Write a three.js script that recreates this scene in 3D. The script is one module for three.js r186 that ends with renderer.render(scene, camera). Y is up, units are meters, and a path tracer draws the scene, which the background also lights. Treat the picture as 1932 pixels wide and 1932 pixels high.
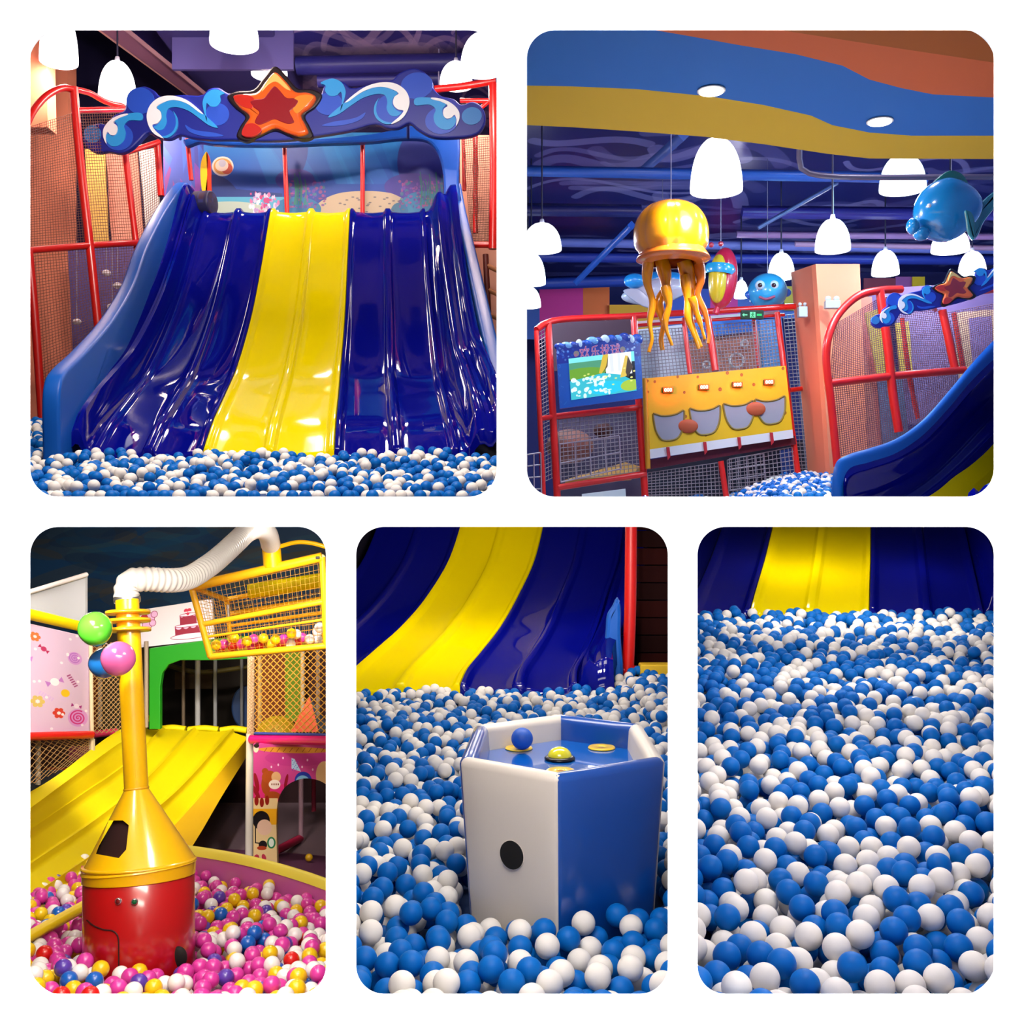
import * as THREE from 'three';
import { RoundedBoxGeometry } from 'three/addons/geometries/RoundedBoxGeometry.js';
import { mergeGeometries, mergeVertices, toCreasedNormals } from 'three/addons/utils/BufferGeometryUtils.js';
import { RectAreaLightUniformsLib } from 'three/addons/lights/RectAreaLightUniformsLib.js';
import { ConvexGeometry } from 'three/addons/geometries/ConvexGeometry.js';
import { Brush, Evaluator, SUBTRACTION } from 'three-bvh-csg';

// ------------------------------------------------------------------ camera, exposure, large lights
const scene = new THREE.Scene();
scene.background = new THREE.Color(0x000000);
const CY = 3.4, F = 2000, C = 966;                       // eye height; focal length and centre in pixels of the 1932 frame
const camera = new THREE.PerspectiveCamera(2 * Math.atan(C / F) * 180 / Math.PI, 1, 0.1, 80);
camera.position.set(0, CY, 0);
camera.lookAt(0, CY, -1);
const renderer = new THREE.WebGLRenderer({ antialias: true });
renderer.toneMapping = THREE.LinearToneMapping;
renderer.toneMappingExposure = 1.0;
renderer.shadowMap.enabled = true;
RectAreaLightUniformsLib.init();

const V = (x, y, z) => new THREE.Vector3(x, y, z);
const P = (u, v, d) => V((u - C) / F * d, CY - (v - C) / F * d, -d);
const S = (px, d) => px * d / F;
function rng(seed) { let a = seed >>> 0; return () => { a |= 0; a = a + 0x6D2B79F5 | 0; let t = Math.imul(a ^ a >>> 15, 1 | a); t = t + Math.imul(t ^ t >>> 7, 61 | t) ^ t; return ((t ^ t >>> 14) >>> 0) / 4294967296; }; }

// ------------------------------------------------------------------ materials
const cache = new Map();
function mat(color, o = {}) {
  const k = color + JSON.stringify(o);
  if (!cache.has(k)) { const m = new THREE.MeshPhysicalMaterial({ color, roughness: 0.55, ...o }); m.side = THREE.DoubleSide; cache.set(k, m); }
  return cache.get(k);
}
const gloss = (c, r = 0.28) => mat(c, { roughness: r, clearcoat: 0.9, clearcoatRoughness: 0.07 });
const glow = (c, i) => mat(0xffffff, { emissive: c, emissiveIntensity: i, roughness: 0.6 });
function canvasTex(w, h, draw) {
  const cv = document.createElement('canvas'); cv.width = w; cv.height = h;
  const g = cv.getContext('2d'); draw(g, w, h);
  const t = new THREE.CanvasTexture(cv); t.colorSpace = THREE.SRGBColorSpace; return t;
}
const printed = (w, h, draw, o = {}) => new THREE.MeshPhysicalMaterial({ map: canvasTex(w, h, draw), roughness: 0.5, side: THREE.DoubleSide, ...o });

// ------------------------------------------------------------------ objects
const taken = new Map();
function numbered(n) { const k = taken.get(n) || 0; taken.set(n, k + 1); return k ? n + '_' + String(k).padStart(3, '0') : n; }
function tag(o, label, category, group, kind) {
  o.userData.label = label; if (category) o.userData.category = category; if (group) o.userData.group = group; if (kind) o.userData.kind = kind; return o;
}
function shade(o) { o.castShadow = true; o.receiveShadow = true; return o; }
function thing(name, label, category, base = V(0, 0, 0), group) {
  const o = new THREE.Group(); o.name = numbered(name); o.position.copy(base); scene.add(o); return tag(o, label, category, group);
}
function worldOf(o) { const p = V(0, 0, 0); while (o) { p.add(o.position); o = o.parent; } return p; }
function part(parent, name, geo, material, label) {      // geo in world coordinates
  const w = worldOf(parent); geo.translate(-w.x, -w.y, -w.z);
  const m = shade(new THREE.Mesh(geo, material)); m.name = name; parent.add(m); if (label) m.userData.label = label; return m;
}
function single(name, geo, material, label, category, group) {   // a thing that is one mesh
  geo.computeBoundingBox(); const b = geo.boundingBox, c = V((b.min.x + b.max.x) / 2, b.min.y, (b.min.z + b.max.z) / 2);
  geo.translate(-c.x, -c.y, -c.z);
  const m = shade(new THREE.Mesh(geo, material)); m.name = numbered(name); m.position.copy(c); scene.add(m); return tag(m, label, category, group);
}
function struct(name, geo, material, label) { const m = shade(new THREE.Mesh(geo, material)); m.name = name; m.userData.kind = 'structure'; m.userData.label = label; scene.add(m); return m; }

// ------------------------------------------------------------------ geometry helpers (world coordinates)
const plain = g => { const n = g.index ? g.toNonIndexed() : g; for (const k of Object.keys(n.attributes)) if (!['position', 'normal', 'uv'].includes(k)) n.deleteAttribute(k); return n; };
const merge = list => mergeGeometries(list.map(plain), false);
function box(cx, cy, cz, sx, sy, sz, r = 0) { const g = r ? new RoundedBoxGeometry(sx, sy, sz, 2, r) : new THREE.BoxGeometry(sx, sy, sz); g.translate(cx, cy, cz); return g; }
function grid(nu, nv, fn) {                                // fn(a, b) with a, b in 0..1 gives a point
  const pos = [], uv = [], idx = [];
  for (let j = 0; j <= nv; j++) for (let i = 0; i <= nu; i++) { const p = fn(i / nu, j / nv); pos.push(p.x, p.y, p.z); uv.push(i / nu, 1 - j / nv); }
  for (let j = 0; j < nv; j++) for (let i = 0; i < nu; i++) { const a = j * (nu + 1) + i, b = a + 1, c = a + nu + 1, d = c + 1; idx.push(a, c, b, b, c, d); }
  const g = new THREE.BufferGeometry(); g.setAttribute('position', new THREE.Float32BufferAttribute(pos, 3)); g.setAttribute('uv', new THREE.Float32BufferAttribute(uv, 2)); g.setIndex(idx); g.computeVertexNormals(); return g;
}
const lerp3 = (a, b, t) => a.clone().lerp(b, t);
const quadAt = (q, s, t) => lerp3(lerp3(q[0], q[1], s), lerp3(q[3], q[2], s), t);   // corners TL TR BR BL
function slab(q, thick, away) {                           // quad with thickness behind it; print on the front face
  const n = away || V(0, 0, -1); const off = n.clone().multiplyScalar(thick);
  const b = q.map(p => p.clone().add(off));
  const f = grid(8, 8, (s, t) => quadAt(q, s, t)), bk = grid(1, 1, (s, t) => quadAt([b[1], b[0], b[3], b[2]], s, t));
  const rim = []; for (let i = 0; i < 4; i++) { const j = (i + 1) % 4; rim.push(grid(1, 1, (s, t) => quadAt([q[i], b[i], b[j], q[j]], s, t))); }
  for (const r of [bk, ...rim]) { const a = r.attributes.uv; for (let i = 0; i < a.count; i++) a.setXY(i, 0.01, 0.01); }
  return merge([f, bk, ...rim]);
}
const imgQuad = (pts, d) => pts.map((p, i) => P(p[0], p[1], p[2] ?? (Array.isArray(d) ? d[i] : d)));
const rect = (u0, v0, u1, v1, d) => imgQuad([[u0, v0], [u1, v0], [u1, v1], [u0, v1]], d);
function smooth(pts, n = 6, closed = true) { return new THREE.CatmullRomCurve3(pts.map(p => V(p[0], p[1], 0)), closed, 'centripetal').getPoints(pts.length * n).map(p => [p.x, p.y]); }
function shapeOf(pts, d, cls = THREE.Shape) { return new cls(pts.map(([u, v]) => { const p = P(u, v, d); return new THREE.Vector2(p.x, p.y); })); }
function plate(pts, d, thick, { bevel = 0, holes = [], curve = 10, seg = 2 } = {}) {   // an outline at distance d, its front face there, thickness behind
  const sh = shapeOf(pts, d); for (const h of holes) sh.holes.push(shapeOf(h, d, THREE.Path));
  const g = new THREE.ExtrudeGeometry(sh, { depth: Math.max(thick - 2 * bevel, 0.001), bevelEnabled: bevel > 0, bevelThickness: bevel, bevelSize: bevel, bevelOffset: -bevel, bevelSegments: seg, curveSegments: curve });
  g.translate(0, 0, -d - thick + bevel); return g;
}
const discPts = (u, v, ru, rv = ru, n = 32, a0 = 0, a1 = Math.PI * 2) => Array.from({ length: n }, (_, i) => { const a = a0 + (a1 - a0) * i / n; return [u + ru * Math.cos(a), v + rv * Math.sin(a)]; });
function tube(pts, r, radial = 10, seg = 0) {
  const straight = pts.length === 2;
  const c = straight ? new THREE.LineCurve3(pts[0], pts[1]) : new THREE.CatmullRomCurve3(pts, false, 'centripetal');
  const n = seg || (straight ? 1 : pts.length * 6);
  const g = new THREE.TubeGeometry(c, n, r, radial, false);
  const cap = (p, t) => { const k = new THREE.CircleGeometry(r, radial); k.lookAt(t); k.translate(p.x, p.y, p.z); return k; };
  return merge([g, cap(pts[0], c.getTangent(0).negate()), cap(pts[pts.length - 1], c.getTangent(1))]);
}
const tubeI = (list, r, radial, seg) => tube(list.map(a => P(a[0], a[1], a[2])), r, radial, seg);
function turned(profile, a, b, seg = 40) {                 // lathe profile [[radius, height 0..1]] along the axis from a to b
  const L = a.distanceTo(b), g = new THREE.LatheGeometry(profile.map(p => new THREE.Vector2(Math.max(p[0], 1e-4), p[1] * L)), seg);
  g.applyQuaternion(new THREE.Quaternion().setFromUnitVectors(V(0, 1, 0), b.clone().sub(a).normalize())); g.translate(a.x, a.y, a.z); return g;
}
function ball(p, rx, ry = rx, rz = rx, w = 32, h = 20) { const g = new THREE.SphereGeometry(1, w, h); g.scale(rx, ry, rz); g.translate(p.x, p.y, p.z); return g; }
function strand(a, b, r) {                                // a thin three-sided cord of netting
  const t = b.clone().sub(a), n = V(0, 1, 0); if (Math.abs(t.clone().normalize().y) > 0.9) n.set(1, 0, 0);
  const x = t.clone().cross(n).normalize(), y = t.clone().cross(x).normalize(), pos = [], nor = [], uv = [];
  const k = [0, 1, 2].map(i => x.clone().multiplyScalar(Math.cos(i * 2.0944)).addScaledVector(y, Math.sin(i * 2.0944)));
  for (let i = 0; i < 3; i++) { const p = k[i], q = k[(i + 1) % 3]; const A = a.clone().addScaledVector(p, r), B = a.clone().addScaledVector(q, r), D = b.clone().addScaledVector(p, r), E = b.clone().addScaledVector(q, r);
    for (const [w, m] of [[A, p], [B, q], [D, p], [B, q], [E, q], [D, p]]) { pos.push(w.x, w.y, w.z); nor.push(m.x, m.y, m.z); uv.push(0, 0); } }
  const g = new THREE.BufferGeometry(); g.setAttribute('position', new THREE.Float32BufferAttribute(pos, 3)); g.setAttribute('normal', new THREE.Float32BufferAttribute(nor, 3)); g.setAttribute('uv', new THREE.Float32BufferAttribute(uv, 2)); return g;
}
function netting(q, nu, nv, r, diamond = false) {
  const out = [];
  if (!diamond) {
    for (let i = 0; i <= nu; i++) out.push(strand(quadAt(q, i / nu, 0), quadAt(q, i / nu, 1), r));
    for (let j = 0; j <= nv; j++) out.push(strand(quadAt(q, 0, j / nv), quadAt(q, 1, j / nv), r));
  } else for (const sgn of [1, -1]) for (let k = -nv; k <= nu; k++) {          // s*nu - sgn*t*nv = k
    const at = t => (k + t * nv) / nu; let t0 = 0, t1 = 1; const lo = -k / nv, hi = (nu - k) / nv; t0 = Math.max(t0, lo); t1 = Math.min(t1, hi); if (t1 - t0 < 1e-3) continue;
    const f = s => sgn > 0 ? s : 1 - s; out.push(strand(quadAt(q, f(at(t0)), t0), quadAt(q, f(at(t1)), t1), r));
  }
  return merge(out);
}
function addedPanel(x, d, y, w, l, L, color, label, group) { // added unseen panel facing down, with the light it gives
  const t = thing('added_ceiling_light', label, 'added light', V(x, y, -d), group);
  part(t, 'added_housing', box(x, y + 0.012, -d, w + 0.03, 0.02, l + 0.03), mat(0xdddddd)); part(t, 'added_diffuser', box(x, y - 0.001, -d, w, 0.006, l), glow(color, 1.6));
  const r = new THREE.RectAreaLight(color, L, w, l); r.position.set(0, -0.008, 0); r.lookAt(0, -5, 0); t.add(r); r.name = 'added_panel_light'; return t;
}

// ------------------------------------------------------------------ white border between five views, built as a wall with rounded windows
const windows = [[57, 57, 937, 937], [994, 57, 1875, 937], [57, 994, 615, 1875], [672, 994, 1260, 1875], [1316, 994, 1875, 1875]];
function rounded(cls, [u0, v0, u1, v1], grow, r) {
  const m = 0.001, x0 = (u0 - C) * m - grow, x1 = (u1 - C) * m + grow, y0 = CY - (v1 - C) * m - grow, y1 = CY - (v0 - C) * m + grow; r = r + grow;
  const s = new cls(); s.moveTo(x0 + r, y0); s.lineTo(x1 - r, y0); s.absarc(x1 - r, y0 + r, r, -Math.PI / 2, 0); s.lineTo(x1, y1 - r); s.absarc(x1 - r, y1 - r, r, 0, Math.PI / 2); s.lineTo(x0 + r, y1); s.absarc(x0 + r, y1 - r, r, Math.PI / 2, Math.PI); s.lineTo(x0, y0 + r); s.absarc(x0 + r, y0 + r, r, Math.PI, 1.5 * Math.PI); return s;
}
{
  const white = mat(0xf4f4f4, { roughness: 0.9 }), W = 1.5;
  const face = (grow, z) => { const s = new THREE.Shape(); s.moveTo(-W, CY - W); s.lineTo(W, CY - W); s.lineTo(W, CY + W); s.lineTo(-W, CY + W); for (const w of windows) s.holes.push(rounded(THREE.Path, w, grow, 0.053)); const g = new THREE.ShapeGeometry(s, 16); g.translate(0, 0, z); return g; };
  const bands = windows.map(w => { const a = rounded(THREE.Path, w, 0, 0.053).getPoints(16), b = rounded(THREE.Path, w, 0.022, 0.053).getPoints(16); return grid(a.length - 1, 1, (s, t) => { const i = Math.round(s * (a.length - 1)); return t < 0.5 ? V(a[i].x, a[i].y, -2.0) : V(b[i].x, b[i].y, -2.04); }); });
  struct('border_wall', merge([face(0, -2.0), face(0.022, -2.04), ...bands]), white, 'white border between five views built as a wall with rounded windows');
  for (const [x, y, w, h, l] of [[0, 1.22, 2.3, 0.1, 'above'], [0, -1.22, 2.3, 0.1, 'below'], [-1.22, 0, 0.1, 2.3, 'beside'], [1.22, 0, 0.1, 2.3, 'beyond']]) {  // lamps added out of view to whiten the border wall
    const t = thing('added_wash_lamp', 'added unseen wash lamp ' + l + ' the five windows', 'lamp', V(x, CY + y, -1.5), 'added wash lamps around the white wall');
    const b = part(t, 'added_lamp_body', box(x, CY + y, -1.44, w, h, 0.06), mat(0x888888));
    const tgt = V(0, CY, -2.05).sub(V(x, CY + y, -1.5));
    const g = new THREE.Mesh(new THREE.PlaneGeometry(w, h), glow(0xffffff, 2)); g.name = 'added_diffuser'; g.position.set(0, 0, -0.035); g.lookAt(tgt.clone().add(t.position)); t.add(g);
    const r = new THREE.RectAreaLight(0xffffff, 42, w, h); r.name = 'added_wash_light'; r.position.copy(tgt).multiplyScalar(0.04).add(V(0, 0, -0.03)); t.add(r); r.lookAt(t.position.clone().add(tgt));
  }
}
// partitions: straight on between left and right, upper and lower; splayed between the three lower rooms
function rayWall(name, u, y0, y1, d0, d1, color, label, th = 0.012) {
  const a = P(u, C, d0), b = P(u, C, d1); const q = [V(a.x - th / 2, y1, a.z), V(b.x - th / 2, y1, b.z), V(b.x - th / 2, y0, b.z), V(a.x - th / 2, y0, a.z)];
  return struct(name, slab(q, th, V(1, 0, 0)), mat(color, { roughness: 0.9 }), label);
}
rayWall('wall_upper_partition', C, CY + 0.02, CY + 9, 2.045, 24, 0x4a4660, 'partition between the two upper rooms');
rayWall('wall_upper_left', 14, CY + 0.02, CY + 9, 2.045, 20, 0x4a3a50, 'side wall of the slide room', 0.03);
rayWall('wall_upper_right', 1918, CY + 0.02, CY + 9, 2.045, 24, 0x4a5070, 'side wall of the arcade room', 0.03);
rayWall('wall_lower_left', 14, 0, CY - 0.02, 2.045, 20, 0x5a4a44, 'side wall of the candy room', 0.03);
rayWall('wall_lower_partition', 643.5, 0, CY - 0.02, 2.045, 20, 0x77707c, 'partition beside the candy room');
rayWall('wall_lower_divider', 1288, 0, CY - 0.02, 2.045, 14, 0xa9abc0, 'partition between the two lower blue rooms');
rayWall('wall_lower_right', 1918, 0, CY - 0.02, 2.045, 14, 0xa9abc0, 'side wall of the ball pit room', 0.03);
struct('floor_upper', box(0, CY, -13, 26, 0.03, 21.9), mat(0xc8c8d0, { roughness: 0.8 }), 'slab between the upper and lower rooms');
struct('floor', box(0, -0.1, -11.5, 22, 0.2, 18.9), mat(0x6a5560, { roughness: 0.8 }), 'ground floor of the lower rooms');

// ------------------------------------------------------------------ slides
function slideCurve(rows) { return new THREE.CatmullRomCurve3(rows.map(([d, v, u]) => P(u, v, d)), false, 'centripetal'); }
// cross-section of a lane between q0 and q1: rounded ribs on both edges and in the middle
function laneSection(q0, q1, rib = 0.045, mid = true) {
  const w = q1 - q0, e = 0.045, m = (q0 + q1) / 2, out = [[q0, -0.06], [q0, rib * 0.6], [q0 + 0.006, rib], [q0 + e * 0.7, rib], [q0 + e, rib * 0.7], [q0 + e * 1.5, 0.004]];
  const flat = (a, b, n = 5) => { for (let i = 0; i <= n; i++) { const t = i / n; out.push([a + (b - a) * t, -0.012 * Math.sin(Math.PI * t)]); } };
  if (mid) { flat(q0 + e * 1.8, m - 0.06); out.push([m - 0.05, 0.006], [m - 0.034, rib * 0.75], [m - 0.024, rib], [m + 0.024, rib], [m + 0.034, rib * 0.75], [m + 0.05, 0.006]); flat(m + 0.06, q1 - e * 1.8); } else flat(q0 + e * 1.8, q1 - e * 1.8, 10);
  out.push([q1 - e * 1.5, 0.004], [q1 - e, rib * 0.7], [q1 - e * 0.7, rib], [q1 - 0.006, rib], [q1, rib * 0.6], [q1, -0.06]); return out;
}
function sweep(curve, section, { t0 = 0, t1 = 1, n = 60, lip = 0.12, maxX = 1e9, minU = -1e9, maxU = 1e9, scale } = {}) {
  const sec = section, rows = [];
  for (let i = 0; i <= n; i++) { const t = t0 + (t1 - t0) * i / n, c = curve.getPoint(t), k = scale ? scale(t) : 1; rows.push(sec.map(([q, h]) => V(Math.max((minU - C) / F * -c.z, Math.min(maxX, (maxU - C) / F * -c.z, c.x + q)), c.y + h * k, c.z))); }
  if (lip) rows.unshift(rows[0].map(p => p.clone().add(V(0, -lip, 0.01))), rows[0].map(p => p.clone().add(V(0, -0.015, 0.012))));
  const g = grid(sec.length - 1, rows.length - 1, (s, t) => rows[Math.round(t * (rows.length - 1))][Math.round(s * (sec.length - 1))]);
  return toCreasedNormals(g, 0.9);
}
const NAVY = 0x050a78, YELLOW = 0xe6d200, PAD = 0x0a57b4;
const navy = mat(NAVY, { roughness: 0.6, specularIntensity: 0, clearcoat: 0.55, clearcoatRoughness: 0.03 }), sun = mat(YELLOW, { roughness: 0.6, specularIntensity: 0, clearcoat: 0.45, clearcoatRoughness: 0.06 }), padding = mat(PAD, { roughness: 0.45, specularIntensity: 0.5, clearcoat: 0.12, clearcoatRoughness: 0.3 });

// ------------------------------------------------------------------ ball pits
const DB = 0.075, RB = DB / 2, pits = [];
function heap({ seed, d0, d1, u0, u1, base, surf, blocked, bump = 0.02, tries = 26000, colours, name, where = '' }) {
  const R = rng(seed), cell = new Map(), out = [], key = (i, j) => i * 4096 + j;
  const nz = (x, z) => bump * (Math.sin(x * 5.1 + seed) * Math.cos(z * 4.3 + seed * 2) + 0.6 * Math.sin(x * 11 + z * 9 + seed));
  const rest = (x, z) => { let y = base(x, z) + RB; const i = Math.floor(x / DB) + 2000, j = Math.floor(z / DB) + 2000; for (let a = -1; a <= 1; a++) for (let b = -1; b <= 1; b++) for (const p of cell.get(key(i + a, j + b)) || []) { const q = DB * DB - (p.x - x) ** 2 - (p.z - z) ** 2; if (q > 0) y = Math.max(y, p.y + Math.sqrt(q)); } return y; };
  for (let n = 0; n < tries; n++) {
    const d = Math.sqrt(d0 * d0 + (d1 * d1 - d0 * d0) * R()), X = (u0 + (u1 - u0) * R() - C) / F * d; let best = null;
    for (let k = 0; k < 7; k++) { const x = X + (R() - 0.5) * 0.13, z = -d + (R() - 0.5) * 0.13; if (x < (u0 - C) / F * -z || x > (u1 - C) / F * -z || -z < d0 || -z > d1 || blocked && blocked(x, z)) continue; const y = rest(x, z); if (!best || y < best.y) best = V(x, y, z); }
    if (!best || best.y + RB > surf(best.x, best.z) + nz(best.x, best.z) + RB) continue;
    const k = key(Math.floor(best.x / DB) + 2000, Math.floor(best.z / DB) + 2000); if (!cell.has(k)) cell.set(k, []); cell.get(k).push(best);
    let r = R(), ci = 0; while (r > colours[ci].share) { r -= colours[ci].share; ci++; if (ci === colours.length - 1) break; } out.push({ p: best, c: ci });
  }
  pits.push({ name, where, balls: out, colours }); return out;
}

function addedSpot(u, d, tu, tv, td, cd, angle, color, label, group, y = -0.05) {      // added unseen spotlight turned towards what it brightens
  const p = P(u, C, d).add(V(0, y, 0)), t = thing('added_spotlight', label, 'spotlight', p, group), q = P(tu, tv, td);
  part(t, 'added_lamp_housing', turned([[0.0001, 0], [0.03, 0], [0.045, 0.4], [0.045, 1], [0.0001, 1]], V(p.x, p.y + 0.008, p.z), V(p.x, p.y + 0.034, p.z), 20), mat(0xcfcfd6)); part(t, 'lamp_lens', turned([[0.0001, 0], [0.026, 0], [0.028, 1], [0.0001, 1]], V(p.x, p.y + 0.002, p.z), V(p.x, p.y + 0.008, p.z), 20), glow(color, 2));
  const l = new THREE.SpotLight(color, cd, 0, angle, 0.7, 2); l.name = 'added_spot_light'; l.position.set(0, -0.01, 0); l.target.position.copy(q.clone().sub(p)); l.castShadow = true; l.shadow.radius = 3; t.add(l); t.add(l.target); l.target.name = 'aim';
  return t;
}
// ================================================================== lower right: ball pit in front of the slide
const BW = [{ share: 0.53, hex: 0x0066bc, word: 'blue' }, { share: 0.47, hex: 0xece7df, word: 'white' }];
{
  const rows = [[8.0, 1160, 1640], [8.4, 1118, 1641], [9.0, 1064, 1642.5], [9.78, 996, 1643], [10.2, 969, 1643]], cv = slideCurve(rows), W = 0.9;
  const t = thing('wave_slide', 'foot of blue and yellow slide behind the widest expanse of balls', 'slide', P(1600, 1170, 8));
  const lim = { minU: 1293, maxU: 1913 };
  part(t, 'slide_lane', sweep(cv, laneSection(-W, 0), lim), sun, 'yellow middle lane'); part(t, 'slide_lane', sweep(cv, laneSection(0, 0.86), lim), navy); part(t, 'slide_lane', sweep(cv, laneSection(-W - 0.86, -W), lim), navy);
  part(t, 'side_guard', sweep(cv, [[0.86, 0], [0.9, 0.06], [0.94, 0.2], [0.99, 0.25], [1.04, 0.21], [1.09, 0.27], [1.15, 0.3]], lim), navy);
  const yS = d => { let a = 0, b = 1; for (let i = 0; i < 24; i++) { const m = (a + b) / 2; if (-cv.getPoint(m).z < d) a = m; else b = m; } return cv.getPoint(a).y; };
  const surf = (x, z) => CY - 1.3685 + 0.078 * -z;
  heap({ seed: 5, name: 'the wide pit', d0: 2.2, d1: 8.35, u0: 1300, u1: 1900, surf, base: (x, z) => Math.max(surf(x, z) - 0.2, -z > 7.95 ? yS(-z) + 0.04 : -9), colours: BW, tries: 34000 });
  struct('floor_wide_pit', slab([P(1292, 0, 8.3), P(1912, 0, 8.3), P(1912, 0, 2.1), P(1292, 0, 2.1)].map(p => V(p.x, surf(p.x, p.z) - 0.205, p.z)), 0.03, V(0, -1, 0)), mat(0x27406e, { roughness: 0.9 }), 'sloping base of the wide ball pit');
  struct('wall_lower_back_right', slab([P(1292, 967, 11), P(1912, 967, 11), P(1912, 1500, 11), P(1292, 1500, 11)], 0.05), mat(0x3a3550, { roughness: 0.9 }), 'back wall behind the foot of the slide');
  for (const [d, us] of [[2.7, [1500, 1700]], [4.0, [1440, 1600, 1760]], [5.6, [1440, 1600, 1760]], [7.3, [1440, 1600, 1760]]]) for (const u of us) addedPanel((u - C) / F * d, d, CY - 0.026, 0.32, 0.32, 11.5, 0xfff5ea, 'added unseen flat square lamp over the wide pit', 'added lamps over the wide pit');
  for (const u of [1470, 1560, 1735]) addedPanel((u - C) / F * 8.7, 8.7, CY - 0.026, 0.16, 0.16, 24, 0xfff0e4, 'small added lamp, unseen, just above the slide foot', 'small added lamps above the slide foot');  // added for gloss and brightness on the slide foot
  for (const [u, tu] of [[1450, 1480], [1600, 1600], [1750, 1740]]) addedSpot(u, 5.0, tu, 1010, 9.6, 11, 0.42, 0xfff6ee, 'small added spotlight, unseen, aimed at the slide foot', 'added spotlights aimed at the slide foot');
}
// ================================================================== lower middle: hexagonal ball console in the pit
{
  const rows = [[7.96, 1300, 868], [8.4, 1270, 882], [8.8, 1238, 908], [9.6, 1189, 945], [10.5, 1130, 978], [11.1, 1064, 1008], [11.5, 1000, 1024], [11.65, 972, 1028]], cv = slideCurve(rows), W = 0.9;
  const lim = { minU: 650, maxU: 1280, n: 80 };
  const t = thing('wave_slide', 'blue and yellow slide curving down behind the hexagonal ball console', 'slide', P(860, 1310, 8));
  part(t, 'slide_lane', sweep(cv, laneSection(-W, 0), lim), sun, 'yellow middle lane'); part(t, 'slide_lane', sweep(cv, laneSection(0, 0.88), lim), navy); part(t, 'slide_lane', sweep(cv, laneSection(-W - 0.9, -W), { minU: 650, n: 80, t0: 0.02, lip: 0 }), navy);
  part(t, 'side_guard', sweep(cv, [[0.88, 0], [0.905, 0.05], [0.93, 0.15], [0.97, 0.2], [1.01, 0.17], [1.05, 0.2], [1.10, 0.22], [1.15, 0.2], [1.16, 0]], { t0: 0.02, n: 80, lip: 0.5 }), navy);
  { // padded blue board along the outside of the guard
    const out = smooth([[1143, 1290], [1144, 1190], [1147, 1160], [1156, 1145], [1166, 1128], [1171, 1140], [1172, 1200], [1172, 1290]], 6);
    part(t, 'padding', plate(out, 8.6, 0.1, { bevel: 0.03 }), padding);
  }
  const surf = (x, z) => CY - 1.2775 - 0.0065 * -z;
  const yS = d => { let a = 0, b = 1; for (let i = 0; i < 24; i++) { const m = (a + b) / 2; if (-cv.getPoint(m).z < d) a = m; else b = m; } return cv.getPoint(a); };
  // console: six padded panels round a blue play table
  const at = (u, v, y) => { const d = (CY - y) * F / (v - C); return P(u, v, d); }, top = CY - 0.83, low = CY - 1.55;
  const ring = [[1052, 1463], [865, 1430], [893, 1366], [1057, 1345], [1214, 1364], [1257, 1430]].map(([u, v]) => at(u, v, top));
  const mid = ring.reduce((s, p) => s.add(p), V(0, 0, 0)).multiplyScalar(1 / 6);
  const foot = ring.map(p => V(mid.x + (p.x - mid.x) * 0.86, low, mid.z + (p.z - mid.z) * 0.96));
  const tbl = thing('ball_console', 'hexagonal padded ball console with alternating blue and cream panels', 'game console', V(mid.x, low, mid.z));
  const cream = mat(0xd8cfc2, { roughness: 0.42, clearcoat: 0.35, clearcoatRoughness: 0.25 }), vinyl = mat(0x04479f, { roughness: 0.3, clearcoat: 0.7, clearcoatRoughness: 0.12 });
  const inward = ring.map(p => V(mid.x - p.x, 0, mid.z - p.z));
  function panel(i) {
    const j = (i + 1) % 6, T = 0.06, r = 0.028, prof = [];
    const H = ring[i].y - low; prof.push([0, 0]); for (let k = 1; k < 8; k++) prof.push([0, (H - r) / H * k / 8]);
    for (let k = 0; k <= 8; k++) { const a = Math.PI * k / 8; prof.push([T / 2 - T / 2 * Math.cos(a), (H - r + r * Math.sin(a)) / H]); }
    prof.push([T, (H - r) / H * 0.6], [T, 0]);
    const nrm = V(-(ring[j].z - ring[i].z), 0, ring[j].x - ring[i].x).normalize(); if (nrm.dot(V(mid.x - ring[i].x, 0, mid.z - ring[i].z)) < 0) nrm.negate();
    const ends = [0, 0.006, 0.018, 0.04, 0.25, 0.5, 0.75, 0.96, 0.982, 0.994, 1], pull = [0.02, 0.009, 0.003, 0, 0, 0, 0, 0, 0.003, 0.009, 0.02];
    const g = grid(ends.length - 1, prof.length - 1, (s, t) => { const a = Math.round(s * (ends.length - 1)), [o, h] = prof[Math.round(t * (prof.length - 1))]; const tp = lerp3(ring[i], ring[j], ends[a]), ft = lerp3(foot[i], foot[j], ends[a]); const p = lerp3(ft, tp, h); p.y -= h > 0.7 ? pull[a] * (h - 0.7) / 0.3 : 0; const off = o < T / 2 ? Math.max(o, pull[a]) : Math.min(o, T - pull[a]); return p.addScaledVector(nrm, off); });
    return g;
  }
  const lab = ['cream panel with a round ball hole', 'blue panel', 'cream panel', 'blue panel', 'cream panel', 'blue panel'];
  const hole = (() => { const a = quadAt([ring[1], ring[0], foot[0], foot[1]], 0.53, 0.40); return a; })();
  for (let i = 0; i < 6; i++) {
    let g = panel(i);
    part(tbl, 'side_panel', toCreasedNormals(g, 0.8), i % 2 ? vinyl : cream, lab[i]);
  }
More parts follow.
